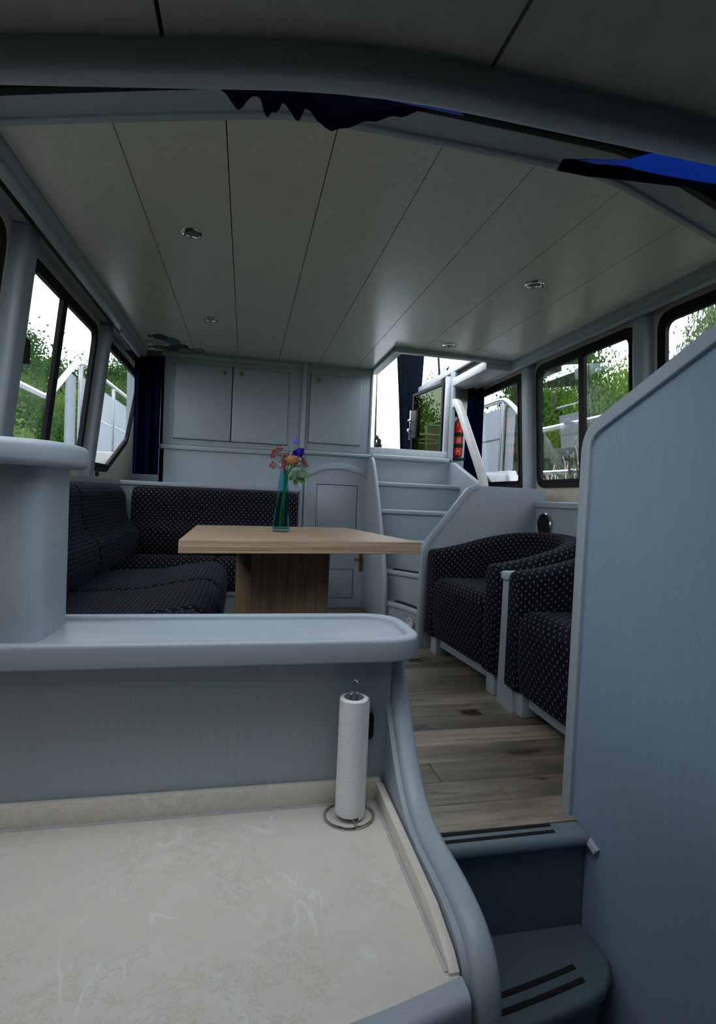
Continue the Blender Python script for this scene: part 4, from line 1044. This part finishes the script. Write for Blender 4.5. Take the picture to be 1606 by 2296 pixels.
for (dx, dz, d, ln, wd) in ((0.045, 0.232, (-0.3, -0.5, -1), 0.042, 0.013), (0.060, 0.238, (0.1, -0.6, -1), 0.046, 0.016), (0.074, 0.236, (0.4, -0.4, -1), 0.040, 0.013), (0.056, 0.212, (0.0, -0.7, -1), 0.038, 0.014), (0.050, 0.205, (-0.3, -0.4, -1), 0.034, 0.010), (0.070, 0.208, (0.2, -0.5, -1), 0.034, 0.011), (0.038, 0.214, (-0.8, -0.2, -0.8), 0.026, 0.009), (0.066, 0.242, (0.6, 0.1, 0.7), 0.02, 0.008)):
    g = G(); petal_blob(g, V3(dx, dz, -0.012), d, ln, wd, 0.35, Vector((0.2, -1, 0.2))); g.build('leaf', P_LEAF, f5)
f6 = thing('bud_twig', 'thin twig with a lime green bud left of the lilac flower', 'twig', tuple(V3(0.02, 0.26)))
stem(G(), [V3(0.010, 0.12), V3(0.016, 0.24), V3(0.026, 0.300), V3(0.012, 0.333)], 0.001).build('stem', STEM, f6)
g = G(); bloom(g, V3(0.010, 0.336), 0.005, 4, 2); g.build('bud', P_LIME, f6)
g = G(); bloom(g, V3(0.082, 0.232), 0.005, 4, 2); g.build('bud', P_LIME, f5)
g = G(); bloom(g, V3(0.056, 0.330), 0.004, 4, 1); g.build('bud', P_LIME, f1)

# ------------------------------------------------------------------ deckhead lamps
LL = [((-0.238, 2.165), 'recessed chrome spotlight nearest on the left of the deckhead'), ((-0.233, 3.20), 'small far recessed spotlight on the left of the deckhead'),
      ((1.246, 2.185), 'recessed chrome spotlight nearest on the right of the deckhead'), ((1.245, 3.195), 'small far recessed spotlight beside the roof hatch')]
l0 = None
for (x, y), lab in LL:
    if l0 is None:
        l0 = thing('ceiling_spotlight', lab, 'ceiling lamp', (x, y, zc(x)), group='recessed deckhead spotlights'); ll = l0
        G().lathe([(0.043, 0.001), (0.043, -0.003), (0.038, -0.007), (0.029, -0.008), (0.027, -0.004), (0.026, 0.004)], n=32).build('bezel', CHROME, l0, local=True)
        G().lathe([(0.0262, 0.002), (0.0255, -0.002), (0.0001, -0.0035)], n=24).build('lens', LENS, l0, local=True)
        G().tube([(0.034, -0.012, -0.007), (0.034, -0.014, -0.016)], 0.0022, 6).build('switch_pin', BLACK, l0, local=True)
    else:
        ll = copy_tree(l0); ll.location = (x, y, zc(x)); ll['label'] = lab
# ------------------------------------------------------------------ fish decal on the deckhead
NAVY = plain('decal_navy', (0.02, 0.03, 0.06), 0.6); BLUE = plain('decal_blue', (0.05, 0.13, 0.22), 0.6); CRM = plain('decal_cream', (0.30, 0.33, 0.28), 0.6); BLU2 = plain('decal_deep_blue', (0.03, 0.05, 0.14), 0.6); BRW = plain('decal_brown', (0.03, 0.02, 0.02), 0.6)
fd = thing('fish_decal', 'cluster of flat blue and cream fish stuck on the deckhead corner', 'decal', (-0.55, 3.8, 1.82))
def fish(x, y, lx, ly, mat, par, out=None, dirn=1):
    z = zc(x) - 0.0015
    body = [(x + lx * math.cos(a), y + ly * math.sin(a)) for a in [2 * math.pi * i / 18 for i in range(18)]]
    tail = [(x - dirn * lx * 0.8, y), (x - dirn * lx * 1.45, y + ly * 0.7), (x - dirn * lx * 1.45, y - ly * 0.7)]
    g = G().prism(body, 'xy', z - 0.002, z + 0.004); g.prism(tail if dirn > 0 else tail[::-1], 'xy', z - 0.0025, z + 0.004)
    return g.build('fish', mat, par, smooth=False)
for a in ((-0.585, 3.66, 0.05, 0.060, NAVY), (-0.520, 3.74, 0.052, 0.075, BLUE), (-0.615, 3.79, 0.055, 0.075, CRM), (-0.475, 3.86, 0.05, 0.055, NAVY), (-0.630, 3.93, 0.05, 0.05, BRW), (-0.540, 3.93, 0.055, 0.06, BLU2), (-0.450, 3.955, 0.055, 0.04, CRM)): fish(*a, fd)
fd2 = thing('fish_decal', 'single small outlined fish across a deckhead seam', 'decal', (-0.36, 3.9, 1.82))
z = zc(-0.365) - 0.002
G().tube([(-0.365 + 0.040 * math.cos(a), 3.93 + 0.035 * math.sin(a), z) for a in [2 * math.pi * i / 20 for i in range(20)]], 0.003, 6, closed=True).tube([(-0.40, 3.93, z), (-0.435, 3.96, z), (-0.435, 3.90, z), (-0.40, 3.93, z)], 0.003, 6).build('fish', BRW, fd2)

# ------------------------------------------------------------------ curtains
def drape(name, label, p0, p1, z0, z1, folds, amp, mat=CURTAIN, flare=1.0, nu=70, group=None):
    p0 = Vector(p0); p1 = Vector(p1); d = (p1 - p0); nrm = Vector((-d.y, d.x)).normalized()
    def fn(u, v):
        w = math.sin(u * folds * 2 * math.pi + 0.6 * math.sin(3 * u + 2 * v)) + 0.4 * math.sin(u * folds * 4.7 * math.pi + 1)
        c = 0.5 + (u - 0.5) * (1 - (1 - flare) * v)
        q = p0 + d * c + nrm * amp * w * (0.75 + 0.35 * v)
        return (q.x, q.y, z1 + (z0 - z1) * v)
    g = G().grid(fn, nu, 12); 
    def fn2(u, v):
        q = Vector(fn(u, v)); q.x += nrm.x * 0.003; q.y += nrm.y * 0.003; return tuple(q)
    g.grid(fn2, nu, 12)
    return tag(g.build(name, mat, None, angle=80), label, 'curtain', group)
drape('curtain', 'dark blue curtain gathered at the left aft window', (-0.80, 3.985), (-0.615, 3.965), 0.965, 1.80, 3, 0.028, group='blue curtains')
drape('curtain', 'dark blue curtain behind the white handrail and fire extinguisher', (1.752, 4.00), (1.905, 4.06), 0.970, 1.815, 4, 0.022, group='blue curtains')
# bunched centre curtain at the windscreen (lower edge as it droops)
EDGE = [(-0.16, 1.84), (-0.104, 1.789), (-0.083, 1.773), (-0.049, 1.758), (-0.023, 1.772), (0.001, 1.785), (0.012, 1.760), (0.018, 1.753), (0.028, 1.764), (0.036, 1.755), (0.044, 1.758), (0.050, 1.775), (0.075, 1.772), (0.085, 1.760), (0.093, 1.756), (0.103, 1.777), (0.122, 1.763), (0.144, 1.757), (0.171, 1.739), (0.214, 1.762), (0.285, 1.791), (0.341, 1.810), (0.42, 1.842), (0.46, 1.858)]
def cent2(u, v):
    x = -0.14 + 0.545 * u; ze = interp(EDGE, x); fold = 0.014 * math.sin(x * 95) * (1 if x < 0.13 else 0.35)
    # lies along the raked glass, then drops over the rail
    return (x, 1.02 + 0.25 * v + fold * v, 1.650 + (ze - 1.650) * (v ** 0.8))
tag(G().grid(cent2, 130, 18).build('curtain', FOLDED, None, angle=80), 'bunched dark curtain drooping at the middle of the windscreen', 'curtain', 'blue curtains')
FY_ = [(0.80, 1.29), (0.88, 1.27), (0.96, 1.24), (1.03, 1.20), (1.10, 1.13), (1.30, 1.10), (1.88, 1.35)]
FZ_ = [(0.80, 1.80), (0.88, 1.800), (0.96, 1.775), (1.03, 1.745), (1.10, 1.705), (1.30, 1.68), (1.88, 1.80)]
LY_ = [(0.80, 1.30), (0.87, 1.29), (0.91, 1.27), (1.03, 1.24), (1.15, 1.15), (1.45, 1.12), (1.88, 1.40)]
LZ_ = [(0.80, 1.775), (0.87, 1.766), (0.91, 1.757), (1.03, 1.75), (1.15, 1.70), (1.45, 1.66), (1.88, 1.75)]
def rc(u, v):
    x = 0.80 + 1.06 * u
    if v < 0.7:
        t = v / 0.7; xq = x - 0.24 * (1 - t) * (1 - u); y0, z0 = beamY(xq) + 0.07, 1.315
        return (xq, y0 + (interp(FY_, x) - y0) * t, z0 + (interp(FZ_, x) - z0) * t - 0.010 * math.sin(math.pi * t) + 0.010 * math.sin(x * 32 + t * 7) * math.sin(math.pi * t))
    t = (v - 0.7) / 0.3
    return (x, interp(FY_, x) + (interp(LY_, x) - interp(FY_, x)) * t + 0.02 * math.sin(t * math.pi), interp(FZ_, x) + (interp(LZ_, x) - interp(FZ_, x)) * t)
rcu = thing('curtain', 'bright blue backlit curtain at the top right of the windscreen', 'curtain', (1.2, 1.2, 1.66), group='blue curtains')
G().grid(lambda u, v: rc(u, v * 0.7), 80, 16).build('drop', GLOWC, rcu, angle=80)
G().grid(lambda u, v: rc(u, 0.7 + v * 0.3), 80, 8).build('hem', FOLDED, rcu, angle=80)
def lc(u, v):
    x = -0.80 + 0.13 * u; return (x, 1.50 - 0.03 * v + 0.012 * math.sin(u * 22), 1.84 - 0.10 * v)
tag(G().grid(lc, 30, 6).build('curtain', CURTAIN, None, angle=80), 'tip of a dark curtain at the upper left photo edge', 'curtain', 'blue curtains')

# ------------------------------------------------------------------ small fittings
ex = thing('fire_extinguisher', 'small red fire extinguisher with black straps beside the blue curtain', 'fire extinguisher', (1.692, 4.045, 1.225))
ec = (1.692, 4.045, 1.232)
G().lathe([(0.0001, 0.0), (0.028, 0.002), (0.038, 0.012), (0.0395, 0.03), (0.0395, 0.215), (0.036, 0.25), (0.024, 0.295), (0.013, 0.32), (0.012, 0.335)], ec, 28).build('cylinder', RED, ex)
G().box(ec[0] - 0.03, ec[0] + 0.02, ec[1] - 0.02, ec[1] + 0.02, ec[2] + 0.33, ec[2] + 0.43, 0.008).build('valve_head', BLACKM, ex)
for z0 in (0.075, 0.165): G().lathe([(0.0405, z0), (0.0412, z0 + 0.003), (0.0412, z0 + 0.030), (0.0405, z0 + 0.033)], ec, 28).build('strap', BLACKM, ex)
PRINT = plain('pale_print', (0.55, 0.35, 0.33), 0.5)
for k, (a0, z0, w, h_) in enumerate(((-2.05, 0.040, 0.16, 0.014), (-1.85, 0.040, 0.05, 0.014), (-1.75, 0.040, 0.10, 0.012), (-2.2, 0.115, 0.06, 0.036), (-2.05, 0.118, 0.12, 0.030), (-1.85, 0.115, 0.07, 0.040), (-1.7, 0.12, 0.12, 0.03), (-1.9, 0.205, 0.22, 0.012))):
    r = 0.0399; g = G()
    g.add([(ec[0] + r * math.cos(a0), ec[1] + r * math.sin(a0), ec[2] + z0), (ec[0] + r * math.cos(a0 + w), ec[1] + r * math.sin(a0 + w), ec[2] + z0), (ec[0] + r * math.cos(a0 + w), ec[1] + r * math.sin(a0 + w), ec[2] + z0 + h_), (ec[0] + r * math.cos(a0), ec[1] + r * math.sin(a0), ec[2] + z0 + h_)], [(0, 1, 2, 3)])
    g.build('print_mark', PRINT, ex)

tag(G().box(1.640, 1.735, 3.98, 4.12, 1.205, 1.226, 0.004).build('bracket_shelf', BLACKM, None), 'small dark shelf under the fire extinguisher', 'shelf')
vt = thing('round_vent', 'round black vent with chrome rim on the wall above the far armchair', 'vent', (1.735, 2.78, 0.75))
xf = Matrix.Translation((1.739, 2.782, 0.752)) @ Matrix.Rotation(-math.pi / 2, 4, 'Y')
G().lathe([(0.072, 0.0), (0.074, 0.010), (0.069, 0.016), (0.064, 0.014), (0.062, 0.002)], n=36, xf=xf).build('rim', STEEL, vt)
G().lathe([(0.066, 0.004), (0.064, 0.010), (0.0001, 0.006)], n=36, xf=xf).build('flap', BLACKM, vt)
bx_ = G().box(-0.915, -0.868, 2.322, 2.365, 1.345, 1.445, 0.004).build('window_latch_box', BLACKM, None)
tag(bx_, 'black box fixed on the left timber post against the window', 'box')
lt = thing('light_strip', 'slim white tube lamp under the left fascia near the curtain', 'lamp', (-0.79, 3.8, 1.78))
G().tube([(-0.760, 3.38, 1.786), (-0.760, 3.94, 1.786)], 0.009, 10).build('tube', WHITE2, lt)
G().box(-0.768, -0.752, 3.38, 3.94, 1.792, 1.800).build('bracket', WHITE2, lt)
sb = G().box(-0.885, -0.868, 3.40, 3.425, 0.925, 0.965, 0.004).build('light_switch', BLACKM, None); tag(sb, 'tiny black switch at the foot of the second left post', 'switch')
for (x, y, lab) in ((0.929, 2.667, 'brass floor hatch pull far down the plank floor'), (0.939, 1.981, 'brass floor hatch pull in front of the chair divider')):
    fp_ = thing('hatch_pull', lab, 'hatch pull', (x, y, 0), group='brass floor hatch pulls')
    G().box(x - 0.045, x + 0.045, y - 0.026, y + 0.026, 0.0, 0.003, 0.001, 1).build('plate', BRASS, fp_)
    G().box(x - 0.033, x + 0.030, y - 0.016, y + 0.016, 0.0028, 0.0036).build('recess', DARK, fp_)
    G().tube(smooth_path([(x + 0.0, y + 0.012, 0.004), (x + 0.03, y + 0.010, 0.006), (x + 0.034, y, 0.006), (x + 0.030, y - 0.012, 0.005)]), 0.0022, 6).build('ring', BRASS, fp_)
# ------------------------------------------------------------------ outside: deck, rails, boards
struct('ground', G().box(-120, 120, -60, 160, -1.25, -1.2), WATER, 'river water around the boat', 'water')
for s, lab in ((-1, 'grassy bank beyond the left side of the boat'), (1, 'grassy bank beyond the right side of the boat')):
    a, b = (-90, -4.6) if s < 0 else (4.9, 90)
    struct('bank', G().box(a, b, -40, 120, -1.2, -0.7, 0.15), GROUND, lab, 'ground')
struct('deck', G().box(-1.75, 2.70, 4.80, 8.6, 1.02, 1.16, 0.02), WHITE, 'white raised aft deck', 'deck')
TEAK = plain('dark_side_deck', (0.13, 0.11, 0.09), 0.8, grain=0.15)  # unseen side decks kept dark to cut daylight bounced onto the deckhead
struct('deck_left', G().box(-1.75, -1.03, -1.4, 5.4, 0.60, 0.70, 0.02), TEAK, 'side deck darkened against bounce light outside the left windows', 'deck'); struct('deck_right', G().box(2.03, 2.70, -1.4, 4.6, 0.60, 0.70, 0.02), TEAK, 'side deck darkened against bounce light outside the right windows', 'deck')
def pathrail(name, label, X, pts, r=0.024):
    return tag(G().tube(smooth_path([(X, a, b) for a, b in pts], 2), r, 12).build(name, STEEL, None), label, 'handrail', 'stainless guard rails')
XL, XR = -1.65, 2.60
pathrail('guard_rail', 'stainless guard rail with a steep rise outside the left windows', XL, [(1.0, 1.60), (4.70, 1.585), (4.83, 1.585), (4.95, 1.64), (5.50, 2.00), (5.68, 2.085), (5.95, 2.095), (8.4, 2.10)], 0.026)
pathrail('guard_rail', 'stainless guard rail sloping up outside the aftmost right window', XR, [(1.0, 1.56), (4.20, 1.54), (4.42, 1.55), (4.92, 1.90), (5.06, 1.955), (5.3, 1.955), (7.5, 1.955)], 0.026)
pathrail('guard_rail', 'thin lower rail outside the right windows', XR, [(1.0, 1.15), (3.0, 1.152), (4.5, 1.16)], 0.018)
pathrail('toe_rail', 'thin white rail low outside the sliding left window', XL, [(1.0, 1.165), (3.0, 1.165), (5.24, 1.165)], 0.02)
for X, y, z0, z1, lab in ((XL, 5.74, 1.246, 2.08, 'upright rail post where the left guard rail peaks'), (XL, 7.06, 1.246, 2.09, 'upright rail post between the frosted left boards'),
                           (XR, 5.05, 1.201, 1.95, 'upright rail post where the right guard rail peaks'), (XR, 6.4, 1.201, 1.95, 'upright rail post aft on the right deck')):
    tag(G().tube([(X, y, z0), (X, y, (z0 + z1) / 2), (X, y, z1)], 0.022, 12).build('rail_post', STEEL, None), lab, 'post', 'stainless guard rails')
def board(X, y0, y1, z0, z1, lab, cut=None, mat=BOARD):
    b = thing('guard_board', lab, 'board', (X, (y0 + y1) / 2, z0), group='boards on the guard rails')
    G().prism(rpoly([(y0, z0), (y1, z0), (y1, z1), (y0, z1)], 0.03, 4), 'yz', X - 0.008, X + 0.008).build('sheet', mat, b)
    if cut: G().box(X - 0.013, X + 0.013, y0, y1, cut - 0.006, cut + 0.006).build('rib', STEEL, b)
board(XL, 5.80, 7.02, 1.25, 1.955, 'pale board between the left rail posts with one thin rib', 1.605)
board(XL, 7.10, 8.35, 1.25, 1.965, 'pale board aft of the second left rail post', 1.615)
board(XL - 0.03, 5.42, 5.68, 1.25, 1.93, 'narrow pale board ahead of the first left rail post')
board(XR, 5.09, 6.35, 1.205, 1.865, 'large white board behind the right rail post with one thin rib', 1.545)
board(XR + 0.03, 4.86, 5.01, 1.205, 1.86, 'narrow white board ahead of the right rail post')
for s, X, ya, yb, zt, lab in ((-1, XL, 5.55, 8.5, 1.245, 'white bulwark below the left boards'), (1, XR, 4.80, 8.5, 1.20, 'white bulwark below the right boards')):
    poly = [(ya - 0.28, 0.72), (yb, 0.72), (yb, zt), (ya, zt)]
    tag(G().prism(poly, 'yz', X - 0.05, X + 0.05, 0.015).build('bulwark', WHITE, None), lab, 'bulwark')
# black clamp with straps on the right rail
kc = thing('rail_clamp', 'black strap knot hanging on the right guard rail', 'strap', (XR, 3.85, 1.15))
g = G()
for k in range(7):
    a = R.uniform(0, 6.28); g.lathe([(0.0001, -0.03), (0.022, -0.02), (0.03, 0), (0.022, 0.02), (0.0001, 0.03)], (XR - 0.02 + 0.02 * math.cos(a), 3.85 + 0.03 * math.sin(a), 1.53 + R.uniform(-0.04, 0.035)), 8)
g.build('knot', BLACK, kc)
G().tube([(XR - 0.03, 3.84, 1.52), (XR - 0.03, 3.82, 1.30), (XR - 0.02, 3.80, 0.95)], 0.011, 6).build('strap', BLACK, kc)
G().tube([(XR - 0.03, 3.82, 1.50), (XR - 0.03, 3.74, 1.30), (XR - 0.02, 3.66, 0.95)], 0.008, 6).build('strap', BLACK, kc)

# ------------------------------------------------------------------ aft cockpit seen through the companionway
cn = thing('cockpit_tent', 'navy canvas cockpit tent flap hanging in the companionway view', 'tent', (1.5, 4.95, 1.1))
def flap2(u, v):
    x = 1.43 + 0.30 * u + 0.045 * v * (1 - u) + 0.02 * math.sin(u * 9 + v * 2); return (x - 0.04 * (1 - v) * (1 - u), 5.0 + 0.035 * math.sin(u * 14) + 0.1 * u, 2.45 - 1.28 * v)
G().grid(flap2, 30, 12).build('flap', CANVAS, cn, angle=80)
def win_ring(g, P4, w, mapf, d=0.012):
    ou = rpoly(P4, 0.06, 5); inn = rpoly(inset(P4, w), 0.04, 5); n = len(ou); vs = [mapf(p, 0) for p in ou] + [mapf(p, 0) for p in inn] + [mapf(p, d) for p in ou] + [mapf(p, d) for p in inn]; fs = []
    for i in range(n):
        j = (i + 1) % n; fs += [(i, j, n + j, n + i), (2 * n + i, 3 * n + i, 3 * n + j, 2 * n + j), (i, 2 * n + i, 2 * n + j, j), (n + i, n + j, 3 * n + j, 3 * n + i)]
    g.add(vs, fs)
mp_ = lambda p, d: (1.83 + d + 0.1 * (2.2 - p[1]), p[0], p[1])
g = G(); P4 = [(3.95, 2.008), (4.98, 2.008), (4.98, 2.50), (3.95, 2.50)]; win_ring(g, P4, 0.03, mp_); g.build('window_frame', BLACK, cn)
g = G(); q = [mp_(p, 0.005) for p in inset(P4, 0.02)]; g.add(q + [(a + 0.002, b, c) for a, b, c in q], [(0, 1, 2, 3), (4, 7, 6, 5)]); g.build('clear_window', GLASS, cn)
G().tube([(1.83, 4.05, 2.45), (1.82, 4.35, 2.04)], 0.011, 8).build('strut', BLACK, cn)
cm = thing('hatch_coaming', 'white gelcoat coaming beside the open roof hatch', 'coaming', (1.75, 4.2, 1.9))
G().box(1.66, 1.82, 3.40, 5.2, 1.945, 2.00, 0.012).build('coaming', WHITE, cm)
G().box(1.655, 1.662, 3.42, 4.2, 1.93, 1.945).build('seal', BLACK, cm)
G().box(1.70, 1.76, 4.30, 4.42, 2.00, 2.05, 0.012).build('bracket', CHROME, cm)
nb = thing('name_board', 'framed grey board with orange handwriting seen through the glass door', 'board', (2.1, 5.75, 1.25))
G().box(2.015, 2.205, 5.74, 5.76, 1.17, 1.73, 0.004).build('sheet', GREYBOARD, nb)
G().box(1.998, 2.018, 5.73, 5.765, 1.17, 1.76, 0.004).box(1.998, 2.22, 5.73, 5.765, 1.722, 1.742, 0.004).build('frame', WHITE, nb)
# loose brush strokes of the illegible upright handwriting
STK = [[(-0.030, 0.0), (0.0, 0.02), (0.018, 0.0), (0.0, -0.015), (-0.02, 0.005)], [(-0.065, 0.075), (-0.02, 0.05), (0.02, 0.03), (0.03, 0.06), (0.0, 0.075), (-0.012, 0.06)], [(-0.01, 0.095), (0.02, 0.085), (0.028, 0.11), (-0.005, 0.12), (-0.012, 0.10)],
       [(-0.012, 0.145), (0.02, 0.15), (-0.01, 0.17), (0.02, 0.178)], [(-0.018, 0.21), (0.035, 0.19), (0.01, 0.205), (-0.012, 0.225)], [(-0.01, 0.25), (0.018, 0.255), (0.018, 0.275), (-0.008, 0.275), (-0.012, 0.257)], [(-0.008, 0.29), (0.018, 0.292), (-0.008, 0.31), (0.018, 0.318)], [(-0.035, 0.375), (0.0, 0.355), (0.022, 0.335), (0.01, 0.33)]]
for s_ in STK: G().tube(smooth_path([(2.095 + a * 0.8, 5.737, 1.455 + b * 0.68) for a, b in s_], 2), 0.0042, 6).build('lettering', ORANGE, nb)
tr = thing('deck_rail_gate', 'bent stainless rail loops in front of the grey name board', 'handrail', (2.0, 5.5, 1.17))
G().tube([(1.78, 5.55, 1.595), (2.2, 5.55, 1.595)], 0.012, 8).build('rail', STEEL, tr); G().tube([(1.93, 5.55, 1.17), (1.93, 5.55, 1.595)], 0.008, 8).build('post', STEEL, tr)
G().tube(smooth_path([(1.78, 5.53, 1.505), (1.9, 5.53, 1.545), (2.04, 5.53, 1.545), (2.10, 5.53, 1.525), (2.04, 5.53, 1.495), (1.9, 5.53, 1.495), (1.78, 5.53, 1.50)]), 0.006, 8).build('loop', STEEL, tr)
ro_ = thing('mooring_line', 'dark knotted line hanging upright at the companionway opening', 'rope', (1.47, 6.0, 1.1))
G().tube([(1.455, 6.0, 2.8), (1.46, 6.0, 2.2), (1.468, 6.0, 1.65), (1.478, 6.0, 1.16)], [0.005, 0.006, 0.012, 0.016], 8).build('line', BLACK, ro_)
g = G()
for k in range(9): g.lathe([(0.0001, -0.03), (0.02, -0.02), (0.028, 0), (0.02, 0.02), (0.0001, 0.03)], (1.49 + R.uniform(-0.01, 0.05), 6.0 + R.uniform(-0.02, 0.02), 1.42 + R.uniform(-0.02, 0.20)), 8)
g.build('knots', BLACK, ro_)
nbt = thing('moored_boat', 'distant white boat cabin low at the left of the companionway opening', 'boat', (3.2, 13.6, 1.3))
G().box(1.6, 3.35, 13.5, 15.5, -0.2, 2.32, 0.05).build('cabin', WHITE, nbt); G().box(1.2, 3.7, 13.4, 17.5, -1.3, -0.15, 0.2).build('hull', WHITE, nbt); G().box(2.6, 3.25, 13.48, 13.52, 1.75, 2.15, 0.02).build('cabin_window', GREYBOARD, nbt); G().box(2.5, 3.2, 13.3, 13.49, 1.35, 1.62, 0.02).build('engine', BLACKM, nbt)

# ------------------------------------------------------------------ trees and reeds
def crown_mesh(name, mat, seed, nclus, nleaf, leaf, droop=0.0):
    rr = random.Random(seed); vs = []; fs = []
    for c in range(nclus):
        while True:
            p = Vector((rr.uniform(-1, 1), rr.uniform(-1, 1), rr.uniform(-1, 1)))
            if 0.35 < p.length < 1: break
        lump = 0.75 + 0.35 * mnoise.noise(p * 1.7 + Vector((seed, 0, 0)))
        p *= lump; cr = rr.uniform(0.07, 0.16)
        for k in range(nleaf):
            q = p + Vector((rr.gauss(0, cr), rr.gauss(0, cr), rr.gauss(0, cr * 0.7) - droop * rr.random() * 0.35))
            d = Vector((rr.gauss(0, 1), rr.gauss(0, 1), rr.gauss(0, 0.8) - droop)).normalized(); s_ = d.orthogonal().normalized(); s_.rotate(Matrix.Rotation(rr.uniform(0, 6.28), 3, d))
            l = leaf * rr.uniform(0.6, 1.3); w = l * (0.34 if droop < 0.3 else 0.16); n_ = d.cross(s_) * l * 0.12
            b = len(vs); vs += [q, q + d * l * 0.5 + s_ * w + n_, q + d * l, q + d * l * 0.5 - s_ * w + n_]; fs.append((b, b + 1, b + 2, b + 3))
    me = bpy.data.meshes.new(name); me.from_pydata([tuple(v) for v in vs], [], fs); me.materials.append(mat); return me
CR = {'d': crown_mesh('crown', LEAF_D, 1, 420, 80, 0.042), 'm': crown_mesh('crown', LEAF_M, 2, 420, 80, 0.040), 'l': crown_mesh('crown', LEAF_L, 3, 400, 80, 0.040), 'w': crown_mesh('crown', LEAF_W, 4, 380, 80, 0.060, 0.8)}
tg_ = G().tube(smooth_path([(0, 0, 0), (0.03, 0.02, 0.35), (-0.02, 0.0, 0.7), (0.02, 0.0, 1.0)]), [0.05, 0.048, 0.045, 0.043, 0.04, 0.037, 0.034, 0.03, 0.026, 0.022][:10] if False else 0.04, 8)
for k in range(6):
    a = k * 1.05; tg_.tube([(0, 0, 0.55 + 0.06 * k), (0.16 * math.cos(a), 0.16 * math.sin(a), 0.75 + 0.06 * k), (0.30 * math.cos(a), 0.30 * math.sin(a), 0.95 + 0.05 * k)], 0.014, 5)
trunk_me = tg_.build('trunk', BARK, None).data
bpy.data.objects.remove(bpy.data.objects['trunk'])
KN = {'d': 'dark green tree', 'm': 'mid green tree', 'l': 'light yellow-green tree', 'w': 'feathery grey-green willow'}
WL = 'on the bank beyond the left windows'; WR = 'on the bank beyond the right windows'; WA = 'far behind the companionway opening'
def tree(x, y, top, rad, kind, where, zr=None):
    base = -0.75; top += 0.45 if where == WR else 0.0; zr = zr or (top - base) * 0.42
    t = thing('bank_tree', KN[kind] + ' ' + where, 'tree', (x, y, base), group=KN[kind] + 's ' + where)
    c = bpy.data.objects.new('crown', CR[kind]); COL.objects.link(c); c.parent = t; c.location = (0, 0, top - base - zr * 1.12); c.scale = (rad, rad, zr); c.rotation_euler = (0, 0, R.uniform(0, 6.28))
    k = bpy.data.objects.new('trunk', trunk_me); COL.objects.link(k); k.parent = t; s_ = (top - base) * 0.52; k.scale = (s_, s_, s_)
for a in ((-7.2, 13.5, 4.1, 2.2, 'l', WL), (-7.0, 17.0, 4.9, 2.4, 'm', WL), (-8.5, 20.5, 5.6, 2.6, 'm', WL), (-6.4, 21.0, 5.2, 2.2, 'l', WL), (-8.4, 27.0, 7.3, 3.0, 'd', WL), (-6.0, 27.0, 6.8, 2.2, 'm', WL),
          (-7.4, 33.0, 9.3, 3.0, 'd', WL), (-9.5, 40.0, 10.6, 3.8, 'd', WL), (-6.5, 41.0, 9.5, 2.8, 'm', WL), (-5.6, 14.0, 2.6, 1.3, 'l', WL), (-7.5, 9.0, 4.0, 2.0, 'm', WL), (-8.0, 5.0, 4.4, 2.2, 'd', WL), (-10.5, 15.5, 6.0, 2.8, 'd', WL), (-5.9, 34.0, 6.0, 2.6, 'm', WL), (-12.5, 32.0, 10.5, 4.0, 'd', WL)): tree(*a)
for a in ((5.6, 9.0, 4.8, 1.15, 'd', WR), (6.3, 9.9, 5.2, 1.25, 'd', WR), (6.55, 8.4, 3.75, 1.05, 'l', WR), (7.25, 9.5, 3.9, 1.1, 'l', WR), (6.0, 7.2, 2.5, 1.0, 'w', WR), (7.9, 9.2, 4.0, 0.8, 'm', WR), (9.6, 9.0, 6.9, 1.2, 'w', WR),
          (6.75, 12.0, 4.3, 0.9, 'w', WR), (5.7, 11.6, 3.0, 1.1, 'm', WR), (7.4, 15.8, 3.9, 1.7, 'm', WR), (9.6, 14.2, 4.3, 1.7, 'd', WR), (8.6, 4.4, 4.6, 1.8, 'm', WR), (7.2, 1.5, 4.2, 2.0, 'd', WR),
          (7.8, 22.0, 6.5, 1.3, 'l', WR), (8.7, 23.5, 6.9, 1.4, 'm', WR), (9.9, 27.0, 7.9, 1.5, 'd', WR)): tree(*a)
for a in ((9.2, 42.0, 7.0, 2.4, 'l', WA), (11.6, 44.0, 6.1, 2.6, 'l', WA)): tree(*a)
g0 = None
for k in range(60):
    y = R.uniform(5.6, 7.8); x = 4.35 + R.uniform(-0.3, 0.35); h_ = R.uniform(2.1, 2.6)
    g = G(); bend = R.uniform(-0.12, 0.12)
    if k < 8:
        g.tube([(0, 0, 0), (bend * 0.3, bend * 0.2, h_ * 0.5), (bend, bend * 0.6, h_)], 0.0035, 5); g.tube([(bend, bend * 0.6, h_), (bend * 1.3, bend, h_ + 0.12), (bend * 2, bend * 1.5, h_ + 0.2)], 0.007, 5)
        o = g.build('reed', REED, None); o.location = (x, y, -1.2); P8 = globals().setdefault('REEDS', []); P8.append(o)
    else:
        o = REEDS[k % 8].copy(); COL.objects.link(o); o.location = (x, y, -1.2); o.rotation_euler.z = R.uniform(0, 6.28); o.scale = (1, 1, R.uniform(0.85, 1.1))
    tag(o, 'dry straw coloured reed in the water outside the right sliding window', 'reed', 'dry reeds')
